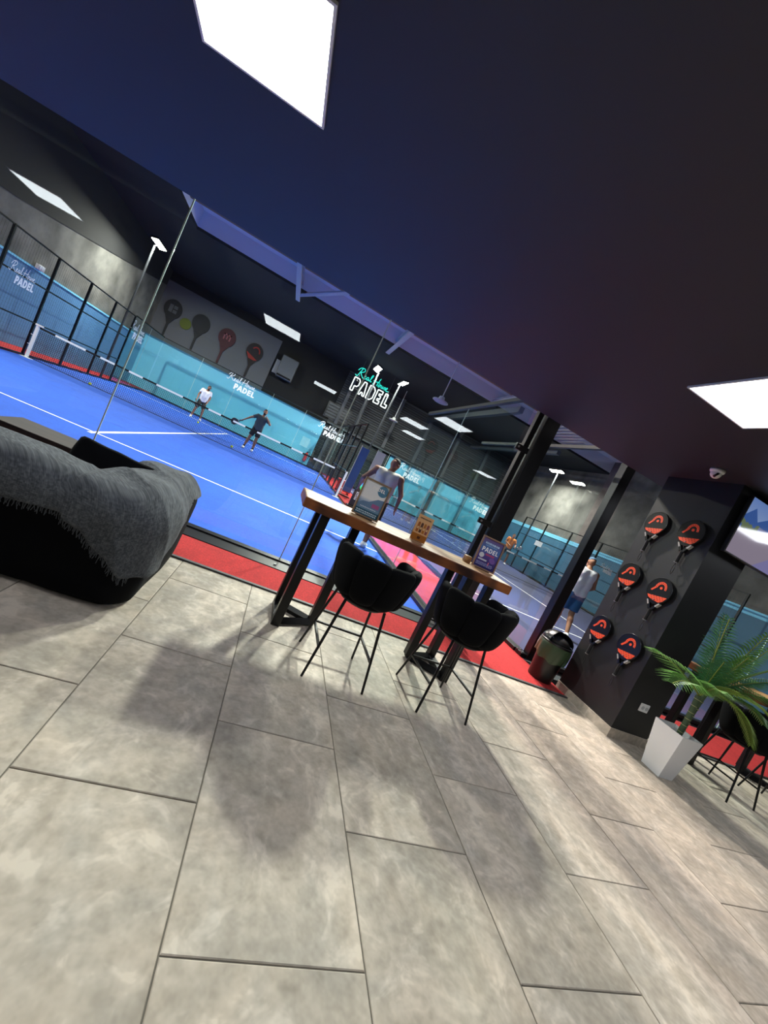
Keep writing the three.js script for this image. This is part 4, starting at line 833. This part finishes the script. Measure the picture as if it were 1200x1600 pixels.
// ------------------------------------------------------------ people
// joints in the person's own frame: faces +z, x to their left; metres
function person(label, pos, turn, J, look) {
  const o = thing('person', label, 'person', pos, turn);
  const D = Object.assign({
    pelvis: [0, 0.95, 0], chest: [0, 1.3, 0], neck: [0, 1.5, -0.01], head: [0, 1.655, 0.02],
    sL: [0.18, 1.44, -0.01], eL: [0.24, 1.16, -0.03], wL: [0.27, 0.91, 0.05], sR: [-0.18, 1.44, -0.01], eR: [-0.24, 1.16, -0.03], wR: [-0.27, 0.91, 0.05],
    hL: [0.09, 0.92, 0], kL: [0.11, 0.5, 0.02], aL: [0.12, 0.09, -0.03], hR: [-0.09, 0.92, 0], kR: [-0.11, 0.5, 0.02], aR: [-0.12, 0.09, -0.03],
    headTurn: 0, headTilt: 0,
  }, J);
  const add = (a, b, k = 1) => [a[0] + b[0] * k, a[1] + b[1] * k, a[2] + b[2] * k];
  const mix = (a, b, t) => [lerp(a[0], b[0], t), lerp(a[1], b[1], t), lerp(a[2], b[2], t)];
  const toe = (a) => [a[0] * 1.12, 0.04, a[2] + 0.16];
  const torso = (x, y, z, g = 0) => {
    let d = 1e9; const c = D.chest, p = D.pelvis;
    for (const s of [-1, 1]) {
      d = smin(d, sdCap(x, y, z, add(c, [s * 0.085, 0.06, 0]), add(c, [s * 0.07, -0.12, 0]), 0.105 + g, 0.1 + g), 0.05);
      d = smin(d, sdCap(x, y, z, add(c, [s * 0.07, -0.12, 0]), add(p, [s * 0.07, 0, 0]), 0.1 + g, 0.108 + g), 0.05);
    }
    return d;
  };
  const limb = (x, y, z, a, b, ra, rb) => sdCap(x, y, z, a, b, ra, rb);
  const body = (x, y, z) => {
    let d = torso(x, y, z);
    d = smin(d, limb(x, y, z, D.sL, D.sR, 0.062, 0.062), 0.05);
    d = smin(d, limb(x, y, z, add(D.neck, [0, -0.04, 0]), add(D.head, [0, -0.06, -0.02]), 0.058, 0.052), 0.03);
    for (const k of ['L', 'R']) {
      d = smin(d, limb(x, y, z, D['s' + k], D['e' + k], 0.055, 0.042), 0.03);
      d = smin(d, limb(x, y, z, D['e' + k], D['w' + k], 0.042, 0.027), 0.015);
      d = smin(d, limb(x, y, z, D['h' + k], D['k' + k], 0.088, 0.058), 0.04);
      const calf = mix(D['k' + k], D['a' + k], 0.3); calf[2] -= 0.015;
      d = smin(d, smin(limb(x, y, z, D['k' + k], calf, 0.056, 0.058), limb(x, y, z, calf, D['a' + k], 0.058, 0.038), 0.02), 0.02);
      d = smin(d, limb(x, y, z, add(D['a' + k], [0, -0.04, -0.02]), toe(D['a' + k]), 0.042, 0.03), 0.02);
    }
    return d;
  };
  const all = Object.values(D).filter(Array.isArray), lo = [0, 1, 2].map(i => Math.min(...all.map(p => p[i])) - 0.24), hi = [0, 1, 2].map(i => Math.max(...all.map(p => p[i])) + 0.24); lo[1] = -0.02;
  const gs = [nets(body, lo, hi, 0.02)];
  // head with nose, brow, ears and jaw, built in its own frame
  const hd = (x, y, z) => {
    let d = sdEll(x, y, z, [0, 0.02, -0.012], [0.074, 0.098, 0.094]);
    d = smin(d, sdEll(x, y, z, [0, -0.055, 0.018], [0.054, 0.062, 0.068]), 0.035);
    d = smin(d, sdCap(x, y, z, [0, 0.008, 0.078], [0, -0.03, 0.098], 0.009, 0.015), 0.014);
    d = smin(d, sdCap(x, y, z, [-0.035, 0.024, 0.07], [0.035, 0.024, 0.07], 0.012, 0.012), 0.015);
    d = smin(d, sdCap(x, y, z, [-0.02, -0.066, 0.076], [0.02, -0.066, 0.076], 0.009, 0.009), 0.012);
    for (const s of [-1, 1]) { d = smin(d, sdEll(x, y, z, [s * 0.078, -0.002, -0.012], [0.012, 0.03, 0.019]), 0.01); d = Math.max(d, -(sdEll(x, y, z, [s * 0.03, 0.004, 0.092], [0.016, 0.009, 0.012]))); }
    return d;
  };
  const hm = new THREE.Matrix4().makeTranslation(...D.head).multiply(new THREE.Matrix4().makeRotationY(D.headTurn)).multiply(new THREE.Matrix4().makeRotationX(D.headTilt));
  gs.push(nets(hd, [-0.11, -0.14, -0.13], [0.11, 0.14, 0.13], 0.007).applyMatrix4(hm));
  // hands: palm and five fingers
  for (const k of ['L', 'R']) {
    const w = V(...D['w' + k]), dir = w.clone().sub(V(...D['e' + k])).normalize(), s = k === 'L' ? 1 : -1;
    let across = V(0, 0, 1); if (Math.abs(across.dot(dir)) > 0.8) across = V(0, 1, 0);
    across.addScaledVector(dir, -across.dot(dir)).normalize();
    const nrm = new THREE.Vector3().crossVectors(dir, across).multiplyScalar(s);
    const at = (a, b, c) => w.clone().addScaledVector(dir, a).addScaledVector(across, b).addScaledVector(nrm, c).toArray();
    const bones = [[at(0, 0, 0), at(0.03, 0.0, 0), 0.026, 0.024]];
    [-0.028, -0.01, 0.01, 0.028].forEach((b) => bones.push([at(0.02, b * 0.7, 0), at(0.085, b, 0), 0.014, 0.012]));
    const curl = J.grip === k ? 1 : 0.3;
    [[-0.03, 0.062], [-0.01, 0.076], [0.011, 0.08], [0.031, 0.07]].forEach(([b, l]) => { const a0 = at(0.085, b, 0), a1 = at(0.085 + l * 0.5, b, -0.02 * curl), a2 = at(0.085 + l * (1 - 0.5 * curl), b, -0.045 * curl); bones.push([a0, a1, 0.0095, 0.009], [a1, a2, 0.009, 0.0075]); });
    bones.push([at(0.025, 0.028, 0), at(0.055, 0.055, -0.012), 0.013, 0.011], [at(0.055, 0.055, -0.012), at(0.085, 0.062, -0.022), 0.011, 0.009]);
    const f = (x, y, z) => { let d = 1e9; bones.forEach((q, i) => { const e = sdCap(x, y, z, q[0], q[1], q[2], q[3]); d = i < 5 ? smin(d, e, 0.012) : Math.min(d, e); }); return d; };
    const c = at(0.07, 0.01, 0); gs.push(nets(f, c.map(v => v - 0.13), c.map(v => v + 0.13), 0.007));
  }
  part('body', merge(gs), look.skin, o);
  // clothes
  const sleeve = look.sleeve || 0, hem = D.pelvis[1] + (look.hem ?? -0.07);
  const shirt = (x, y, z) => {
    let d = torso(x, y, z, 0.016);
    d = smin(d, limb(x, y, z, mix(D.sL, D.sR, sleeve ? 0 : 0.14), mix(D.sR, D.sL, sleeve ? 0 : 0.14), 0.074, 0.074), 0.05);
    if (sleeve) for (const k of ['L', 'R']) { const a = D['s' + k], b = D['e' + k], c = mix(a, b, sleeve), n = V(b[0] - a[0], b[1] - a[1], b[2] - a[2]).normalize(); d = smin(d, Math.max(limb(x, y, z, a, b, 0.076, 0.068), (x - c[0]) * n.x + (y - c[1]) * n.y + (z - c[2]) * n.z), 0.02); }
    d += 0.004 * Math.sin(y * 34 + x * 18) * Math.sin(x * 23 + z * 17);
    d = Math.max(d, hem - y);
    return Math.max(d, -sdEll(x, y, z, add(D.neck, [0, 0.05, 0.03]), [0.085, sleeve ? 0.07 : 0.1, 0.1]));
  };
  const sc = part(look.sleeve ? 'shirt' : 'tank_top', nets(shirt, lo, hi, 0.018), look.shirt, o);
  const legEnd = look.shorts ?? 0.75;
  const shorts = (x, y, z) => {
    let d = Math.max(torso(x, y, z, 0.011), y - (D.pelvis[1] + 0.08));
    for (const k of ['L', 'R']) { const a = D['h' + k], b = D['k' + k], c = mix(a, b, legEnd), n = V(b[0] - a[0], b[1] - a[1], b[2] - a[2]).normalize(); d = smin(d, Math.max(limb(x, y, z, a, b, 0.106, 0.098), (x - c[0]) * n.x + (y - c[1]) * n.y + (z - c[2]) * n.z), 0.03); }
    return d;
  };
  part('shorts', nets(shorts, lo, hi, 0.02), look.legs, o);
  for (const k of ['L', 'R']) {
    const a = D['a' + k], t = toe(a);
    const f = (x, y, z) => Math.max(smin(smin(sdCap(x, y, z, add(a, [0, -0.035, -0.025]), t, 0.052, 0.04), sdCap(x, y, z, add(a, [0, -0.05, 0]), add(a, [0, 0.0, 0]), 0.05, 0.046), 0.02), 1e3, 0.01), -y + 0.0);
    part('shoe', nets(f, [a[0] - 0.12, -0.02, a[2] - 0.12], [a[0] + 0.14, a[1] + 0.1, a[2] + 0.26], 0.014), look.shoes || M.shoe, o);
    if (look.socks) part('sock', rod(add(a, [0, -0.01, 0]), mix(a, D['k' + k], 0.16), 0.045, 0.044, 14), look.socks, o);
  }
  const hairF = (x, y, z) => Math.max(sdEll(x, y, z, [0, 0.026, -0.016], [0.08, 0.104, 0.1]), -(y - 0.03 + (z + 0.03) * -0.55 + (z < -0.02 ? (z + 0.02) * 1.0 : 0)));
  const cap = look.cap;
  part(cap ? 'cap' : 'hair', nets(hairF, [-0.11, -0.14, -0.14], [0.11, 0.15, 0.12], 0.009).applyMatrix4(hm), look.hair || M.hair, o);
  if (cap) part('cap_peak', new THREE.CylinderGeometry(0.072, 0.076, 0.01, 20, 1, false, -1.3, 2.6).translate(0, 0.05, cap * 0.06).applyMatrix4(hm), look.hair, o);
  if (look.beard) part('beard', nets((x, y, z) => Math.max(sdEll(x, y, z, [0, -0.058, 0.02], [0.06, 0.066, 0.074]), y + 0.045 - 0.02 * Math.abs(x) * 20, -z), [-0.1, -0.15, -0.02], [0.1, 0, 0.12], 0.009).applyMatrix4(hm), M.hair, o);
  for (const s of [-1, 1]) part('eye', new THREE.SphereGeometry(0.01, 8, 6).translate(s * 0.03, 0.004, 0.078).applyMatrix4(hm), M.lens, o);
  return o;
}
function heldRacket(label, world, dirDown, turnAxis, bodyMat) {   // a racket whose grip end sits at the hand
  const o = thing('padel_racket', label, 'racket', world, 0);
  racketParts(o, bodyMat, false);
  o.children.forEach(c => c.geometry = c.geometry.clone().translate(0, 0.27, 0));
  const q = new THREE.Quaternion().setFromUnitVectors(V(0, 1, 0), V(...dirDown).normalize()); o.quaternion.copy(q); o.rotateY(turnAxis);
  return o;
}
// player in white shirt, waiting, racket low in his right hand
person('player in white shirt and dark shorts waiting near the far glass', [-4.35, 0, -21.5], 0.25, {
  head: [0.04, 1.63, 0.07], neck: [0, 1.48, 0.02], chest: [0, 1.29, 0.02], eR: [-0.27, 1.18, 0.02], wR: [-0.27, 0.95, 0.12], eL: [0.25, 1.17, 0.0], wL: [0.2, 0.95, 0.14],
  kL: [0.16, 0.5, 0.05], aL: [0.2, 0.09, -0.02], kR: [-0.17, 0.5, 0.05], aR: [-0.22, 0.09, 0.0], headTurn: 0.5, headTilt: 0.28, grip: 'R',
}, { skin: M.skin, shirt: M.whiteCloth, legs: M.khaki, sleeve: 0.6, shorts: 0.8, beard: true, cap: 1, hair: mat(0x2b2c30, 0.8) });
heldRacket('dark racket held low by the player in white', [-4.6, 0.86, -21.26], [0.35, -0.55, 0.35], 0.3, mat(0x4a4650, 0.5));
// player in grey shirt, arm out with the racket, other hand at his face
person('player in dark grey shirt and black shorts holding a racket out to the side', [-1.24, 0, -17.2], 0.1, {
  head: [0.02, 1.68, 0.03], eR: [-0.42, 1.25, 0.06], wR: [-0.62, 1.05, 0.16], eL: [0.36, 1.3, 0.14], wL: [0.16, 1.5, 0.2], kL: [0.12, 0.5, 0.04], aL: [0.13, 0.09, 0.0], kR: [-0.16, 0.5, 0.02], aR: [-0.22, 0.09, -0.02], headTurn: 0.15, grip: 'R',
}, { skin: M.skin, shirt: M.greyCloth, legs: M.blackCloth, sleeve: 0.6, shorts: 0.72, beard: true, socks: M.blackCloth });
heldRacket('dark racket held out by the player in grey', [-1.89, 0.98, -17.0], [-0.8, -0.5, 0.25], 0.2, mat(0x3a3a40, 0.5));
// man in grey tank top close behind the glass, seen from behind
person('man in pale grey tank top seen from behind just beyond the table', [1.9, 0, -7.2], Math.PI - 0.35, {
  chest: [0, 1.3, 0.02], neck: [0, 1.5, 0.03], head: [-0.02, 1.65, 0.08], headTurn: -0.55, headTilt: 0.4, sL: [0.21, 1.45, 0], sR: [-0.21, 1.45, 0], eR: [-0.33, 1.18, -0.02], wR: [-0.34, 0.93, 0.06], eL: [0.36, 1.2, 0.02], wL: [0.4, 1.02, 0.24], kL: [0.12, 0.5, 0.08], aL: [0.12, 0.09, -0.05],
}, { skin: M.skinDark, shirt: M.tankCloth, legs: M.blackCloth, shorts: 0.85, hem: -0.1 }).scale.set(1.13, 1.0, 1.1);
// man in white sleeveless shirt, second court, walking away
person('man in white sleeveless shirt and blue shorts walking on the second court', [6.5, 0, -6.7], Math.PI - 0.3, {
  head: [0.0, 1.63, 0.06], headTilt: 0.25, eL: [0.25, 1.16, -0.06], wL: [0.22, 0.95, 0.12], eR: [-0.27, 1.17, 0.02], wR: [-0.2, 1.02, 0.2], kL: [0.1, 0.5, 0.1], aL: [0.1, 0.09, 0.08], kR: [-0.1, 0.5, 0.0], aR: [-0.1, 0.1, -0.2],
}, { skin: M.skin, shirt: M.whiteCloth, legs: M.blueCloth, shorts: 0.85, hem: -0.16, cap: 1, hair: mat(0x4a6a88, 0.8) });
// man in orange at the far side of the second court
person('man in orange shirt with a white racket on the far side of the second court', [12.95, 0, -19.1], -0.3, {
  eL: [0.3, 1.2, 0.05], wL: [0.24, 1.1, 0.27], eR: [-0.28, 1.2, 0.04], wR: [-0.1, 1.12, 0.26], kL: [0.16, 0.5, 0.06], aL: [0.2, 0.09, 0], kR: [-0.15, 0.5, 0.06], aR: [-0.2, 0.09, 0], grip: 'L',
}, { skin: M.skin, shirt: M.orangeCloth, legs: M.greyCloth, sleeve: 0.6, shorts: 0.75 });
heldRacket('white racket held by the man in orange', [13.12, 1.08, -18.78], [0.9, 0.35, 0.2], 0.4, mat(0xdcdcd8, 0.5));
for (const [x, z, w] of [[-3.72, -19.2, 'by the feet of the player in white'], [-1.62, -15.0, 'in front of the player in grey'], [-6.0, -14.5, 'at the foot of the net, near its left post']]) {
  const b = single('padel_ball', new THREE.SphereGeometry(0.045, 14, 10), M.ball, 'yellow padel ball on blue turf ' + w, 'ball', 'balls on the blue court'); b.position.set(x, 0.045, z);
}
{
  const b = thing('wall_lamp_box', 'small white box fitting on the left hall wall above the blue band', 'wall fitting', [WALLL + 0.061, 2.62, -16.1]);
  part('box', rbx(0, 0.1, -0.07, 0.09, -0.16, 0.16, 0.01), M.white, b); part('cover', rbx(0.1, 0.115, -0.05, 0.07, -0.13, 0.13, 0.006), mat(0xc9ccd0, 0.5), b);
  const q = thing('court_number_plate', 'white plate hung on the far fence of the second court', 'plate', [DR - 0.034, 1.83, -18.15]);
  part('plate', rbx(-0.012, 0, -0.13, 0.13, -0.3, 0.3, 0.004), M.white, q); for (const z of [-0.22, 0.22]) part('hanger', bar([0.0, 0.12, z], [0.005, 0.2, z], 0.01), M.steel, q);
}
console.log('people done');

// ------------------------------------------------------------ things in the aisle and around the far court
{
  const wheel = canvasTex(128, 256, (c, w, h) => {
    c.fillStyle = '#20222c'; c.fillRect(0, 0, w, h);
    for (let i = 0; i < 36; i++) { c.fillStyle = 'hsl(' + i * 10 + ',85%,55%)'; c.beginPath(); c.moveTo(64, 60); c.arc(64, 60, 44, i * Math.PI / 18, (i + 1.1) * Math.PI / 18); c.fill(); } c.fillStyle = '#20222c'; c.beginPath(); c.arc(64, 60, 24, 0, 7); c.fill();
    bars(c, 18, 124, 92, 6, 8, '#c9ccd8');
  });
  const o = thing('display_totem', 'black information stand with a colour wheel beside the right net post', 'stand', [2.9, 0, -13.2]);
  part('panel', rbx(-0.26, 0.26, 0.05, 1.05, -0.04, 0.04, 0.02), M.plasticBlack, o); part('print', new THREE.PlaneGeometry(0.48, 0.94).translate(0, 0.55, 0.042), new THREE.MeshStandardMaterial({ map: wheel, roughness: 0.4 }), o); part('foot', rbx(-0.3, 0.3, 0, 0.05, -0.2, 0.2, 0.01), M.steel, o);
  const r = (x, z, w, h, label) => { const t = thing('red_bench', label, 'bench', [x, 0, z]); part('seat', rbx(-w / 2, w / 2, h - 0.08, h, -0.2, 0.2, 0.02), M.red, t); part('front_panel', rbx(-w / 2, w / 2, 0.06, h - 0.08, 0.16, 0.2, 0.01), M.red, t); for (const s of [-1, 1]) part('foot', bx(s * w * 0.4 - 0.03, s * w * 0.4 + 0.03, 0, h - 0.08, -0.15, 0.15), M.steel, t); };
  r(3.0, -12.2, 0.4, 0.5, 'small red bench in the aisle in front of the information stand');
  r(3.0, -17.6, 0.7, 0.55, 'red bench in the aisle beyond the net post');
  const bn = (x, z, h, m, label) => { const t = thing('banner_stand', label, 'banner', [x, 0, z]); part('pole', rod([-0.2, 0, 0], [-0.2, h, 0], 0.02, 0.015, 8), M.galv, t); part('cloth', rbx(-0.18, 0.16, 0.2, h - 0.05, -0.008, 0.008, 0.004), m, t); part('foot', rbx(-0.35, 0.2, 0, 0.04, -0.2, 0.2, 0.01), M.steel, t); };
  bn(2.95, -16.2, 2.2, mat(0x2c4a86, 0.8), 'narrow blue banner standing in the aisle');
  bn(3.5, -15.6, 2.3, mat(0x9aa0aa, 0.8), 'narrow pale grey banner standing in the aisle beside the blue one');
  const f = (x, y, z, s, label) => { const t = thing('ceiling_fan', label, 'pendant', [x, y, z]); part('rod', rod([0, 0.12, 0], [0, ROOF - y + 0.6, 0], 0.02 * s, 0.02 * s, 8), M.galv, t); part('hub', new THREE.CylinderGeometry(0.09 * s, 0.13 * s, 0.14 * s, 18).translate(0, 0.08 * s, 0), M.galv, t); part('disc', new THREE.LatheGeometry([[0, 0.02], [0.28, 0.0], [0.3, -0.03], [0.24, -0.06], [0, -0.07]].map(p => new THREE.Vector2(p[0] * s, p[1] * s)), 28), M.galv, t); };
  f(4.6, 5.05, -15.2, 1.1, 'pale pendant fitting on a long rod, larger of the two above the aisle');
  f(5.0, 4.75, -26 + 2.5, 1.0, 'pale pendant fitting on a long rod, smaller and further of the two');
}

renderer.render(scene, camera);
